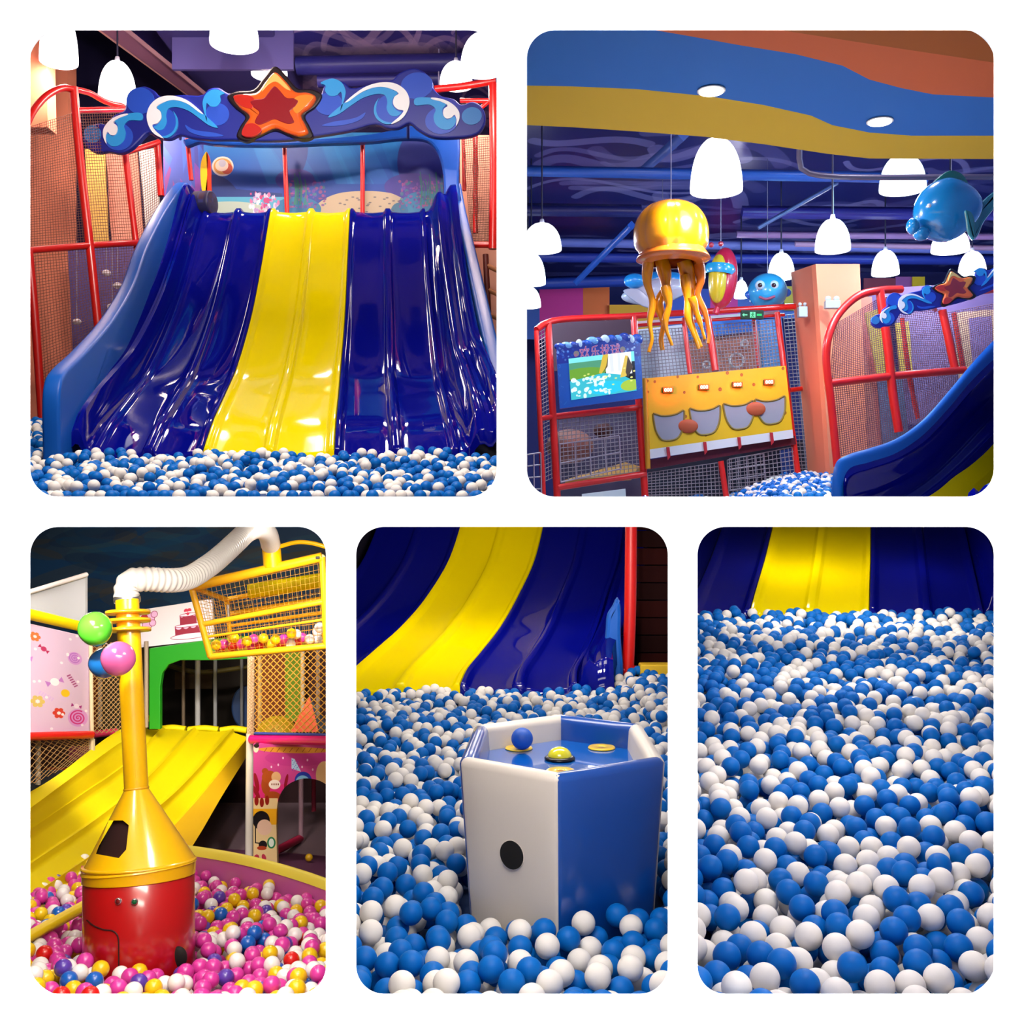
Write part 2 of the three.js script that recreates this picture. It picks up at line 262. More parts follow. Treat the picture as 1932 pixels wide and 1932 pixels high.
  { // ball hole: black disc on the cream panel stands for the shaded recess, with a rim
    const n = V(-(ring[0].z - ring[1].z), 0, ring[0].x - ring[1].x).normalize(); if (n.z < 0) n.negate();
    const lip = new THREE.TorusGeometry(0.046, 0.003, 10, 32); lip.lookAt(n); lip.translate(hole.x, hole.y, hole.z); part(tbl, 'hole_rim', lip, cream);
    const shadeDisc = new THREE.CylinderGeometry(0.046, 0.046, 0.012, 32); shadeDisc.rotateX(Math.PI / 2); shadeDisc.lookAt(n); shadeDisc.translate(hole.x + n.x * 0.001, hole.y, hole.z + n.z * 0.001); part(tbl, 'hole_shade_disc', shadeDisc, mat(0x040404, { roughness: 0.95 }), 'black disc standing for the shade in the round ball hole');
  }
  { const y = CY - 0.925, s = new THREE.Shape(ring.map(p => new THREE.Vector2(mid.x + (p.x - mid.x) * 0.93, -(mid.z + (p.z - mid.z) * 0.93)))); const g = new THREE.ExtrudeGeometry(s, { depth: 0.03, bevelEnabled: false }); g.rotateX(-Math.PI / 2); g.translate(0, y - 0.03, 0); part(tbl, 'table_top', g, mat(0x0560bf, { roughness: 0.18, clearcoat: 1, clearcoatRoughness: 0.04 }));
    const yel = gloss(0xf2c812); const on = (u, v) => at(u, v, y);
    for (const [u, v] of [[979, 1413], [1135, 1412], [1058, 1457]]) { const c = on(u, v); const k = part(tbl, 'target_ring', turned([[0.016, 0], [0.052, 0], [0.054, 0.5], [0.05, 1], [0.018, 1], [0.015, 0.2]], c, V(c.x, y + 0.008, c.z)), yel, 'yellow target ring'); part(k, 'cup', turned([[0.0001, 0], [0.016, 0], [0.016, 1], [0.0001, 1]], V(c.x, y - 0.001, c.z), V(c.x, y + 0.004, c.z)), mat(0x9a4a08)); }
    const c = on(1056, 1433); part(tbl, 'button_collar', turned([[0.03, 0], [0.056, 0], [0.058, 0.5], [0.05, 1], [0.03, 1]], c, V(c.x, y + 0.014, c.z)), mat(0x0a0a0a, { roughness: 0.25 })); 
    part(tbl, 'push_button', ball(V(c.x, y + 0.012, c.z), 0.045, 0.036, 0.045), mat(0xe8e020, { roughness: 0.15, clearcoat: 1 }), 'clear yellow dome button');
    const bp = on(985, 1418); single('play_ball', ball(V(bp.x, y + 0.008 + 0.042, bp.z), 0.042), mat(0x0b4fb4, { roughness: 0.5 }), 'single blue ball resting on the target ring of the hexagonal console', 'ball');
  }
  const inHex = (x, z, m) => { for (let i = 0; i < 6; i++) { const a = ring[i], b = ring[(i + 1) % 6], n = V(-(b.z - a.z), 0, b.x - a.x).normalize(); if (n.dot(V(mid.x - a.x, 0, mid.z - a.z)) < 0) n.negate(); if ((x - a.x) * n.x + (z - a.z) * n.z < -m) return false; } return true; };
  heap({ seed: 11, name: 'the console pit', d0: 2.5, d1: 8.5, u0: 658, u1: 1274, surf: (x, z) => surf(x, z) + (x > 0.9 && z < -6.5 ? 0.06 : 0), base: (x, z) => { const c = yS(-z); return Math.max(surf(x, z) - 0.2, -z > 7.9 && x < c.x + 1.2 ? c.y + 0.05 : -9); }, blocked: (x, z) => inHex(x, z, RB + 0.005), colours: BW, tries: 34000 });
  struct('floor_console_pit', slab([P(650, 0, 8.5), P(1282, 0, 8.5), P(1282, 0, 2.2), P(650, 0, 2.2)].map(p => V(p.x, surf(p.x, p.z) - 0.205, p.z)), 0.03, V(0, -1, 0)), mat(0x27406e, { roughness: 0.9 }), 'base of the console ball pit');
  struct('wall_lower_back_middle', slab([P(650, 967, 13), P(1282, 967, 13), P(1282, 1500, 13), P(650, 1500, 13)], 0.05), mat(0x241f3c, { roughness: 0.9 }), 'dark back wall behind the slide');
  // red frame and dark plank wall on the right
  const fr = thing('play_structure', 'red padded post and sill beside the hexagonal console slide', 'frame', P(1190, 1268, 8.8));
  const red = mat(0xd3100c, { roughness: 0.4, clearcoat: 0.3 });
  part(fr, 'post', tubeI([[1191, 972, 8.8], [1189, 1150, 8.8], [1184, 1285, 8.8]], 0.05, 16), red); part(fr, 'sill', tubeI([[1170, 1264, 8.8], [1276, 1268, 8.8]], 0.04, 14), red);
  const pw = thing('plank_wall', 'dark red plank wall beyond the red post', 'wall panel', P(1235, 1260, 9.6)); const wood = [0x220404, 0x1a0303, 0x280504].map(c => mat(c, { roughness: 0.8, specularIntensity: 0.2 }));
  for (let k = 0; k < 9; k++) { const v0 = 968 + k * 33; part(pw, 'plank', box(...P(1238, v0 + 16, 9.6).toArray(), S(76, 9.6), S(31, 9.6), 0.03, 0.006), wood[k % 3]); }
  const yb = thing('foam_block', 'yellow foam sill block under the dark plank wall', 'foam block', P(1230, 1282, 8.5)); part(yb, 'block', box(...P(1240, 1266, 8.5).toArray(), S(68, 8.5), S(29, 8.5), 0.14, 0.015), mat(0xe0b814)); part(yb, 'strip', box(...P(1244, 1290, 8.5).toArray(), S(60, 8.5), S(20, 8.5), 0.12, 0.01), mat(0xb04a12), 'orange strip');
  for (const [d, us] of [[2.4, [760, 900, 1040, 1180]], [3.0, [860, 1070]], [4.3, [760, 900, 1050, 1180]], [6.0, [760, 960, 1160]], [7.6, [760, 960, 1150]]]) for (const u of us) addedPanel((u - C) / F * d, d, CY - 0.026, 0.3, 0.3, d > 5 ? 14 : 11, 0xfff6ea, 'added unseen flat square lamp over the console pit', 'added lamps over the console pit');
  for (const [u, d] of [[770, 9.2], [900, 9.0], [1010, 9.2], [1100, 9.4]]) addedPanel((u - C) / F * d, d, CY - 0.026, 0.16, 0.16, 60, 0xfff0e4, 'small added lamp, unseen, just above the curving slide', 'small added lamps above the curving slide');  // added so the curving slide gets highlights
  for (const [u, tu] of [[780, 800], [960, 960], [1120, 1080]]) addedSpot(u, 5.4, tu, 1090, 10.6, 30, 0.45, 0xfff0e4, 'small added spotlight, unseen, aimed at the curving slide', 'added spotlights aimed at the curving slide');
}
// ================================================================== shared: pendant lamps, wave sign, red padded tubes
const RED = mat(0xd8180f, { roughness: 0.38, clearcoat: 0.4, clearcoatRoughness: 0.2 });
function pendant(u0, u1, v0, v1, d, ceilY, watt, color, label, glowC = 0xffffff) {
  const w = S(u1 - u0, d), h = S(v1 - v0, d), c = P((u0 + u1) / 2, v1, d), top = V(c.x, c.y + h, c.z);
  const t = thing('pendant_lamp', label, 'pendant lamp', c.clone(), null); const R = w / 2, prof = [];
  for (let i = 0; i <= 14; i++) { const s = i / 14; prof.push([R * (s < 1e-3 ? 0.9 : 1) * Math.pow(1 - Math.pow(s, 2.8), 0.5) * (1 - 0.1 * s), s]); } prof[0][0] = R * 0.985; prof.unshift([R * 0.93, 0.02]);
  part(t, 'lamp_shade', turned(prof, c, top, 36), glow(glowC, 2.2)); part(t, 'cord', tube([top, V(top.x, ceilY, top.z)], 0.012, 6), mat(0x30304a)); part(t, 'cap', turned([[0.02, 0], [0.035, 0.1], [0.025, 1], [0.0001, 1]], V(top.x, top.y - 0.01, top.z), V(top.x, top.y + 0.045, top.z), 16), mat(0xd8d8e8));
  if (watt) { const l = new THREE.PointLight(color, watt, 0, 2); l.name = 'lamp_light'; l.position.set(0, -0.04, 0); l.shadow.radius = 6; l.castShadow = true; t.add(l); }
  return t;
}
// outlines of the wave board, measured on the large sign; map() carries them to where a sign hangs
function waveSign(name, label, map, d, star, k) {
  const t = thing(name, label, 'sign', P(...map(520, 262), d)), M = list => list.map(([a, b]) => map(a, b));
  const z6 = list => list.map(([x, y]) => [150 + x * 0.2122, 120 + y * 0.2123]);
  const mir = list => list.map(([u, v]) => [890 - (u - 174) * 1.143, v - 34 + 0.06 * (u - 174)]);
  const outline = [[156, 262], [164, 241], [184, 232], [201, 233], [214, 217], [234, 207], [238, 186], [250, 170], [270, 162], [290, 170], [302, 181], [340, 178], [382, 178], [394, 167], [412, 165], [430, 175], [470, 180], [560, 178], [603, 180], [612, 161], [630, 150], [650, 155], [662, 165], [700, 158], [740, 150], [752, 138], [782, 128], [806, 140], [818, 166], [832, 180], [856, 186], [870, 197], [893, 191], [911, 204], [916, 228], [905, 249], [886, 257], [866, 259], [838, 260], [812, 257], [788, 244], [772, 232], [752, 241], [730, 241], [708, 234], [660, 246], [600, 256], [540, 264], [480, 265], [440, 263], [400, 263], [360, 259], [338, 254], [320, 262], [296, 259], [280, 250], [262, 266], [246, 281], [226, 289], [202, 285], [185, 288], [166, 280]];
  const T = 0.06 * k, navyPaint = mat(0x17248c, { roughness: 0.4 }), mid = mat(0x2350c4, { roughness: 0.4 }), sky = mat(0x2a98de, { roughness: 0.4 }), pale = mat(0xf2f4f6, { roughness: 0.4 }), teal = mat(0x3480c8, { roughness: 0.4 });
  part(t, 'wave_board', plate(M(smooth(outline, 4)), d, T, { bevel: 0.012 * k }), navyPaint);
  const layers = [];
  const both = (list, m, lift) => { layers.push([list, m, lift], [mir(list), m, lift]); };
  both(z6(discPts(540, 330, 125, 118)), mid, 1); both(z6(discPts(1225, 450, 105, 100)), mid, 1); both(z6(discPts(113, 625, 78, 78)), teal, 1); both(z6(discPts(345, 650, 130, 122)), mid, 1); both(z6(discPts(735, 520, 128, 132)), mid, 1);
  both(z6(smooth([[1290, 262], [1200, 228], [1130, 262], [1095, 340], [1110, 440], [1135, 520], [1122, 420], [1132, 350], [1165, 380], [1220, 378], [1255, 330], [1250, 285]], 5)), sky, 2);
  both(z6(smooth([[1230, 570], [1100, 445], [980, 352], [860, 325], [760, 335], [690, 385], [725, 430], [730, 490], [690, 545], [660, 562], [700, 592], [745, 580], [775, 520], [770, 460], [790, 400], [850, 385], [960, 415], [1060, 482], [1150, 547]], 5)), sky, 2);
  both(z6(smooth([[832, 420], [868, 480], [872, 560], [840, 620], [780, 658], [700, 648], [770, 640], [830, 600], [855, 540], [850, 470]], 5)), sky, 2);
  both(z6(smooth([[1100, 448], [960, 327], [830, 285], [710, 300], [630, 365], [598, 450], [610, 540], [660, 620], [740, 660], [730, 645], [672, 592], [645, 545], [690, 530], [725, 480], [715, 420], [682, 390], [740, 347], [830, 322], [950, 352], [1080, 442]], 5)), pale, 3);
  both(z6(smooth([[555, 445], [440, 442], [350, 472], [310, 505], [340, 550], [335, 610], [300, 645], [245, 622], [240, 680], [280, 730], [340, 730], [395, 680], [410, 610], [395, 550], [440, 505], [555, 500]], 5)), sky, 2);
  both(z6(smooth([[430, 444], [340, 462], [260, 512], [212, 582], [210, 650], [235, 708], [232, 650], [248, 605], [272, 630], [310, 635], [335, 600], [330, 550], [300, 522], [350, 484], [430, 452]], 5)), pale, 3);
  both(z6(smooth([[940, 545], [1000, 580], [1080, 600], [1180, 610], [1280, 640], [1150, 650], [1020, 625], [960, 590]], 5)), mid, 1);
  for (const [list, m, lift] of layers) part(t, 'wave_scroll', plate(M(list), d - 0.006 * k * lift, T * 0.6, {}), m);
  // starfish
  const sf = new THREE.Group(); sf.name = 'starfish'; sf.userData.label = 'puffy orange starfish with black edge'; t.add(sf);
  const st = [[518, 124], [540, 142], [562, 166], [590, 168], [607, 178], [596, 200], [575, 217], [584, 238], [590, 256], [572, 263], [545, 256], [518, 246], [490, 257], [462, 266], [446, 257], [452, 238], [462, 220], [440, 200], [428, 181], [445, 172], [478, 168], [498, 144]];
  const about = (list, s) => list.map(([u, v]) => [517 + (u - 517) * s, 203 + (v - 203) * s]);
  part(sf, 'star_edge', plate(M(smooth(st, 5)), d - 0.03 * k, 0.07 * k, { bevel: 0.012 * k }), mat(0x1a0d12, { roughness: 0.35 }));
  part(sf, 'star_body', plate(M(smooth(about(st, 0.87), 5)), d - 0.06 * k, 0.06 * k, { bevel: 0.028 * k, seg: 5 }), gloss(0xe4601a));
  part(sf, 'star_heart', plate(M(smooth(about(st, 0.52), 5)), d - 0.064 * k, 0.03 * k, { bevel: 0.008 * k }), gloss(0x8c1620));
  part(sf, 'star_tip', plate(M(smooth([[518, 138], [532, 150], [548, 170], [540, 168], [520, 154], [508, 158], [494, 172], [500, 158], [508, 146]], 5)), d - 0.064 * k, 0.03 * k, { bevel: 0.004 * k }), gloss(0xe8c46a));
  part(sf, 'star_tip', plate(M(smooth([[556, 184], [580, 178], [592, 182], [578, 198], [560, 214], [552, 204]], 5)), d - 0.063 * k, 0.03 * k, { bevel: 0.004 * k }), gloss(0xe08a2a));
  part(sf, 'star_tip', plate(M(smooth([[440, 182], [464, 178], [480, 186], [476, 204], [456, 200]], 5)), d - 0.063 * k, 0.03 * k, { bevel: 0.004 * k }), gloss(0xc0281c));
  part(sf, 'star_tip', plate(M(smooth([[456, 254], [462, 236], [478, 232], [494, 246], [474, 258]], 5)), d - 0.063 * k, 0.03 * k, { bevel: 0.004 * k }), gloss(0xbb241e));
  return t;
}
function swirlReflections(seed, base, line, lines = 26) {  // pale ceiling reflections put into the colour as swirl strokes
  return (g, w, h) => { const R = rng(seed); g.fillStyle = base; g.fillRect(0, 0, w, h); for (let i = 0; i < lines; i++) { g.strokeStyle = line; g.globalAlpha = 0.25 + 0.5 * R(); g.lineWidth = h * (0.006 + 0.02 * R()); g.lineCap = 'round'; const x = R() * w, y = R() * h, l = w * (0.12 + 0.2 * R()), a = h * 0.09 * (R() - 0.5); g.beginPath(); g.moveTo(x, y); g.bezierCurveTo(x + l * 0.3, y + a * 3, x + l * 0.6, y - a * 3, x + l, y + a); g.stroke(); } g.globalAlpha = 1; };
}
// ================================================================== upper left: wave slide under the starfish sign
{
  const H = CY + 6.6;
  struct('ceiling_slide_room', slab([V(-5.2, H, -18.4), V(-0.02, H, -18.4), V(-0.02, H, -2.1), V(-5.2, H, -2.1)], 0.05, V(0, 1, 0)), printed(1024, 1024, swirlReflections(3, '#3a3486', '#c4a6cc', 300), { roughness: 0.35 }), 'dark indigo ceiling with pale reflections painted in as swirls');
  struct('wall_slide_room_back', slab(imgQuad([[-20, -600], [964, -600], [964, 960], [-20, 960]], 18.2), 0.05), mat(0x231d52, { roughness: 0.8 }), 'dark indigo back wall of the slide room');
  // slide
  const rows = [[7.86, 855, 631], [8.36, 803, 634], [9.1, 750, 639], [9.85, 702, 643], [11, 601, 651], [12, 502, 655.5], [12.85, 410, 660], [13.05, 400, 661], [13.5, 407, 662]], cv = slideCurve(rows), maxX = -0.025;
  const t = thing('wave_slide', 'tall blue and yellow wave slide under the large starfish sign', 'slide', P(560, 860, 7.9));
  part(t, 'slide_lane', sweep(cv, laneSection(-0.97, 0), { n: 90 }), sun, 'yellow middle lane'); part(t, 'slide_lane', sweep(cv, laneSection(0, 0.92), { n: 90, maxX }), navy); part(t, 'slide_lane', sweep(cv, laneSection(-1.79, -0.97), { n: 90 }), navy);
  const guard = [[0, 0], [0.03, 0.02], [0.06, 0.09], [0.085, 0.2], [0.105, 0.245], [0.13, 0.25], [0.15, 0.22], [0.17, 0.225], [0.19, 0.29], [0.21, 0.335], [0.25, 0.34]], taper = s => Math.min(1, 0.75 + s * 6);
  part(t, 'side_guard', sweep(cv, guard.map(([a, b]) => [-1.79 - a, b]).reverse(), { n: 90, scale: taper }), navy); part(t, 'side_guard', sweep(cv, guard.map(([a, b]) => [0.92 + a * 1.5, b]), { n: 90, maxX, scale: taper }), navy);
  const pad = (top, X, k, d0, th, maxX = 9) => { // board standing along the slide: side profile in depth and height
    const s = new THREE.Shape(), low = top.map(([d, y]) => [d, Math.max(CY - 0.2 + 0.223 * d - 1.35, y - 1.0)]).reverse(); const up = new THREE.SplineCurve(top.map(([d, y]) => new THREE.Vector2(d, y))).getPoints(40);
    s.moveTo(up[0].x, up[0].y); for (const p of up.slice(1)) s.lineTo(p.x, p.y); for (const [d, y] of low) s.lineTo(d, y);
    const g = new THREE.ExtrudeGeometry(s, { depth: th - 0.05, bevelEnabled: true, bevelThickness: 0.025, bevelSize: 0.025, bevelSegments: 3, bevelOffset: -0.025 });
    const p = g.attributes.position; for (let i = 0; i < p.count; i++) { const d = p.getX(i), y = p.getY(i), o = p.getZ(i); p.setXYZ(i, Math.min(maxX, X + k * (d - d0) + o - th / 2 + 0.025), y, -d); } g.computeVertexNormals(); return toCreasedNormals(g, 0.6);
  };
  const Y = (v, d) => CY + (C - v) / F * d;
  part(t, 'padding', pad([[7.55, Y(850, 7.55)], [7.53, Y(765, 7.53)], [7.58, Y(722, 7.58)], [7.75, Y(697, 7.75)], [8.33, Y(660, 8.33)], [9.23, Y(603, 9.23)], [10.1, Y(536, 10.1)], [10.75, Y(466, 10.75)], [11.75, Y(400, 11.75)], [12.7, Y(360, 12.7)], [13.3, Y(344, 13.3)], [13.6, Y(352, 13.6)]], -3.29, -0.15, 7.6, 0.13), padding, 'bright blue padded board');
  part(t, 'padding', pad([[8.4, Y(860, 8.4)], [8.42, Y(765, 8.42)], [8.8, Y(738, 8.8)], [9.39, Y(680, 9.39)], [10.3, Y(590, 10.3)], [11.5, Y(495, 11.5)], [13.1, Y(398, 13.1)], [13.9, Y(345, 13.9)]], -0.42, -0.13, 11.5, 0.13, -0.03), padding, 'bright blue padded board');
  const surf = (x, z) => CY - 1.2975 + 0.223 * -z;
  const at = d => { let a = 0, b = 1; for (let i = 0; i < 24; i++) { const m = (a + b) / 2; if (-cv.getPoint(m).z < d) a = m; else b = m; } return cv.getPoint(a); };
  heap({ seed: 21, name: 'the sloping pit', where: ' under the tall starfish slide', d0: 6.12, d1: 9.6, u0: 26, u1: 958, surf, base: (x, z) => { const c = at(-z), q = x - c.x; return Math.max(surf(x, z) - 0.2, CY + 0.055, -z > 7.75 && q > -2.2 ? c.y + 0.05 : -9); }, blocked: (x, z) => Math.abs(x + 3.29 + 0.15 * (-z - 7.6)) < 0.11 && -z > 7.45, colours: BW, tries: 34000 });
  struct('floor_sloping_pit', slab([P(18, 0, 9.8), P(962, 0, 9.8), P(962, 0, 6.08), P(18, 0, 6.08)].map(p => V(p.x, Math.max(CY + 0.05, surf(p.x, p.z) - 0.205), p.z)), 0.03, V(0, -1, 0)), mat(0x27406e, { roughness: 0.9 }), 'sloping base of the pit under the starfish slide');

  // painted undersea wall behind the slide top
  const sea = printed(1100, 380, (g, w, h) => {
    const R = rng(8), G = g.createLinearGradient(0, 0, 0, h); G.addColorStop(0, '#1f7fc0'); G.addColorStop(0.35, '#1560b4'); G.addColorStop(0.7, '#1a3f94'); G.addColorStop(1, '#17307a'); g.fillStyle = G; g.fillRect(0, 0, w, h);
    for (let i = 0; i < 9; i++) { g.globalAlpha = 0.14; g.fillStyle = '#35b0e0'; const x = 60 + R() * 900; g.beginPath(); g.moveTo(x, 0); g.lineTo(x + 60, 0); g.lineTo(x + 170 + R() * 60, h * 0.6); g.lineTo(x + 90, h * 0.6); g.fill(); } g.globalAlpha = 1;
    const blob = (x, y, rx, ry, c, a = 1) => { g.globalAlpha = a; g.fillStyle = c; g.beginPath(); g.ellipse(x, y, rx, ry, 0, 0, 7); g.fill(); g.globalAlpha = 1; };
    blob(420, 60, 60, 130, '#30307a', 0.6); blob(1000, 130, 110, 150, '#3a2f7a', 0.75); blob(420, 210, 90, 50, '#493089', 0.7); blob(960, 240, 130, 60, '#4b2c84', 0.7);
    g.fillStyle = '#123070'; g.beginPath(); g.moveTo(0, 190); g.quadraticCurveTo(90, 170, 150, 250); g.lineTo(360, 270); g.lineTo(360, 300); g.lineTo(0, 300); g.fill();
    g.fillStyle = '#4a9cb8'; g.fillRect(0, 285, 375, 95); g.fillStyle = '#a6b7a8'; g.beginPath(); g.ellipse(120, 350, 190, 45, 0, 0, 7); g.fill();
    g.fillStyle = '#b9a88c'; g.beginPath(); g.moveTo(480, h); g.quadraticCurveTo(520, 285, 640, 265); g.quadraticCurveTo(760, 250, 860, 268); g.quadraticCurveTo(960, 300, 980, h); g.fill();
    blob(430, 340, 110, 55, '#1d6a98', 0.95); blob(1010, 330, 110, 70, '#1d6f96', 0.95); blob(900, 350, 40, 40, '#1c5f8a', 0.8);
    for (let i = 0; i < 240; i++) { const left = R() < 0.5, x = left ? 380 + R() * 180 : 900 + R() * 200, y = 215 + R() * 120; blob(x, y, 3 + R() * 7, 3 + R() * 6, ['#6a3d96', '#8a3f86', '#54307e', '#2f6f7c', '#a04a78'][i % 5], 0.75); }
    for (let i = 0; i < 30; i++) blob(620 + R() * 300, 285 + R() * 90, 7, 3, '#5b5a64', 0.8);
    for (let i = 0; i < 26; i++) { const x = i % 2 ? 390 + R() * 80 : 980 + R() * 110; g.strokeStyle = '#1f7460'; g.lineWidth = 5; g.globalAlpha = 0.7; g.beginPath(); g.moveTo(x, 320); g.quadraticCurveTo(x + 14, 260, x - 6 + R() * 12, 170 + R() * 60); g.stroke(); } g.globalAlpha = 1;
    for (let i = 0; i < 60; i++) blob(215 + R() * 130, 270 + R() * 90, 4 + R() * 5, 4 + R() * 8, ['#d8b8cc', '#c06a96', '#a58ab8', '#e0d8e0', '#b03a70'][i % 5]);
    // shell
    blob(88, 150, 50, 44, '#e8e0d0'); blob(88, 150, 42, 36, '#d09a50'); blob(108, 160, 26, 24, '#b04a38'); blob(84, 146, 30, 26, '#e6d4bc'); blob(86, 136, 17, 17, '#b8bcc8');
  });
  const mural = thing('undersea_mural', 'printed undersea mural behind the top of the tall slide', 'mural', P(605, 410, 13.9)); part(mural, 'print', slab(rect(384, 250, 836, 412, 13.9), 0.04), sea);
  part(mural, 'side_print', slab(rect(308, 255, 384, 420, 14.1), 0.03), printed(256, 400, (g, w, h) => { const R = rng(4); g.fillStyle = '#1c3fa0'; g.fillRect(0, 0, w, h); for (let i = 0; i < 26; i++) { g.fillStyle = ['#6a1d86', '#9c1f78', '#1b5fc4', '#2a2a80', '#7a2a98'][i % 5]; g.globalAlpha = 0.7; const x = R() * w, y = R() * h; g.beginPath(); g.moveTo(x, y); g.lineTo(x + 30 + R() * 40, y + 60); g.lineTo(x + 10, y + 140 + R() * 60); g.fill(); } }), 'blue and purple print');
  // blue arched frame and its red posts
  const fr = thing('slide_gateway', 'blue padded gateway with red posts framing the undersea mural', 'gateway', P(605, 410, 13.4));
  part(fr, 'arch', plate(smooth([[345, 262], [520, 264], [700, 252], [835, 226], [862, 236], [866, 345], [872, 420], [842, 420], [836, 330], [824, 285], [806, 266], [760, 262], [700, 268], [600, 272], [520, 275], [400, 272], [375, 268], [350, 275]], 4), 13.4, 0.12, { bevel: 0.03 }), mat(0x1450b0, { roughness: 0.3, clearcoat: 0.5 }));
  for (const [a, b, c, e] of [[353, 262, 361, 340], [536, 262, 542, 408], [684, 258, 684, 408]]) part(fr, 'post', tubeI([[a, b, 13.55], [c, e, 13.55]], S(4.3, 13.5), 14), RED);
  const sb = thing('surfboard', 'small yellow and red board standing at the slide top', 'board', P(388, 368, 13.3)); part(sb, 'board', plate(smooth([[384, 366], [378, 330], [381, 300], [390, 286], [391, 330], [389, 366]], 5), 13.3, 0.03), gloss(0xe8c020)); part(sb, 'stripe', plate(smooth([[389, 366], [391, 330], [390, 287], [396, 300], [398, 340], [397, 366]], 5), 13.3, 0.03), gloss(0xd8401a));
  const kb = thing('roller_drum', 'dark patterned drum at the corner of the slide top', 'drum', P(382, 405, 13.0)); part(kb, 'drum', turned([[0.0001, 0], [0.13, 0], [0.15, 0.1], [0.15, 0.9], [0.13, 1], [0.0001, 1]], P(368, 385, 13.05), P(402, 383, 13.0)), printed(128, 128, (g, w, h) => { const R = rng(2); g.fillStyle = '#1c1a3c'; g.fillRect(0, 0, w, h); for (let i = 0; i < 60; i++) { g.fillStyle = ['#2a2a60', '#3a2234', '#12122a'][i % 3]; g.fillRect(R() * w, R() * h, 14, 9); } }));

  const sign = waveSign('wave_sign', 'large blue wave sign with orange starfish over the slide', (u, v) => [u, v], 12.4, true, 1.6);
  for (const u of [340, 770]) part(sign, 'bracket', tubeI([[u, 235, 12.55], [u, 262, 13.5]], 0.02, 8), mat(0x203080));

  // red climbing frame with nets, left
  const cf = thing('play_structure', 'red padded climbing frame with nets beside the tall slide, salmon column behind', 'climbing frame', P(160, 800, 11.6));
  const tb = (pts, r = 0.06) => part(cf, 'tube', tubeI(pts, r * 0.68, 14), RED);
  tb([[50, 235, 11.4], [66, 205, 11.5], [92, 178, 11.7], [122, 166, 11.9], [140, 170, 12]], 0.055); tb([[140, 168, 12], [170, 176, 12.4], [200, 192, 12.8], [232, 200, 13.2]], 0.05); tb([[140, 209, 12], [235, 207, 13.2]], 0.055);
  tb([[139, 165, 12], [149, 280, 12], [170, 470, 12], [190, 660, 12]], 0.07); tb([[236, 285, 12.8], [247, 380, 12.8], [262, 500, 12.8]], 0.055); tb([[296, 270, 13.4], [304, 370, 13.4]], 0.06); tb([[54, 470, 11.4], [66, 600, 11.4], [80, 800, 11.4]], 0.065);
  tb([[50, 473, 11.4], [170, 463, 12], [262, 458, 12.8]], 0.055); tb([[232, 290, 12.9], [300, 268, 13.4]], 0.05);
  const cordM = mat(0x7a4a40, { roughness: 0.8 });
  const nets = [[[54, 240, 11.42], [142, 212, 12.02], [168, 462, 12.02], [54, 470, 11.42], 22, 50], [[146, 214, 12.02], [234, 212, 12.9], [258, 456, 12.85], [170, 460, 12.02], 20, 44], [[240, 292, 12.9], [298, 275, 13.4], [300, 420, 13.4], [256, 456, 12.9], 12, 32], [[60, 478, 11.42], [168, 470, 12.02], [192, 700, 12.02], [76, 760, 11.42], 20, 50], [[172, 468, 12.02], [262, 462, 12.85], [262, 640, 12.85], [190, 650, 12.02], 18, 36]];
  for (const [a, b, c, e, nu, nv] of nets) part(cf, 'netting', netting([P(...a), P(...b), P(...c), P(...e)], nu, nv, 0.0032), cordM);
  struct('wall_slide_room_left', slab(rect(24, 100, 128, 940, 15.2), 0.3), mat(0xe28a6a, { roughness: 0.8 }), 'salmon painted wall behind the nets');
  struct('wall_salmon_column', slab([P(40, 40, 12.8), P(86, 40, 12.8), P(90, 240, 12.8), P(40, 240, 12.8)], 0.25), mat(0xe2845f, { roughness: 0.8 }), 'salmon column at the corner of the slide room');
  const pn = (nm, lab, q, c, d) => single(nm, slab(imgQuad(q, d), 0.04), mat(c, { roughness: 0.6 }), lab, 'panel');
  pn('yellow_panel', 'ochre yellow panel behind the red net left of the slide', [[160, 282], [196, 276], [204, 455], [172, 458]], 0xcaa552, 14.4);
  pn('grey_panel', 'pale grey panel behind the net close to the slide', [[262, 285], [300, 278], [300, 420], [276, 440]], 0xb4b8b4, 14.4);
  pn('salmon_panel', 'salmon strip panel between the ochre and grey panels', [[200, 290], [258, 285], [270, 455], [210, 455]], 0xd8907a, 14.8);
  pn('purple_panel', 'purple panel below the red rail behind the net', [[128, 470], [262, 462], [262, 700], [140, 720]], 0x4c3f7a, 14.4);
  const R = rng(31); for (const [u, v, r] of [[201, 515, 8], [222, 539, 8], [212, 580, 10], [145, 607, 8]]) { const c = P(u, v, 13.8); const l = thing('paper_lantern', 'round white lantern behind the net ' + (v < 520 ? 'nearest the red rail' : v < 545 ? 'beside the blue padding' : v < 590 ? 'lowest in the purple bay' : 'lowest by the salmon wall'), 'lantern', c, 'white lanterns behind the net'); part(l, 'globe', ball(c, S(r, 13.8), S(r * 0.75, 13.8)), mat(0xe8e0e4)); part(l, 'cord', tube([c, V(c.x, P(0, 455, 13.8).y, c.z)], 0.006, 5), mat(0x8a8a98)); }
  // right net frame
  const rf = thing('play_structure', 'narrow red net frame at the far side of the tall slide', 'climbing frame', P(915, 620, 13.4)); const rt = (pts, r = 0.06) => part(rf, 'tube', tubeI(pts, r * 0.75, 14), RED);
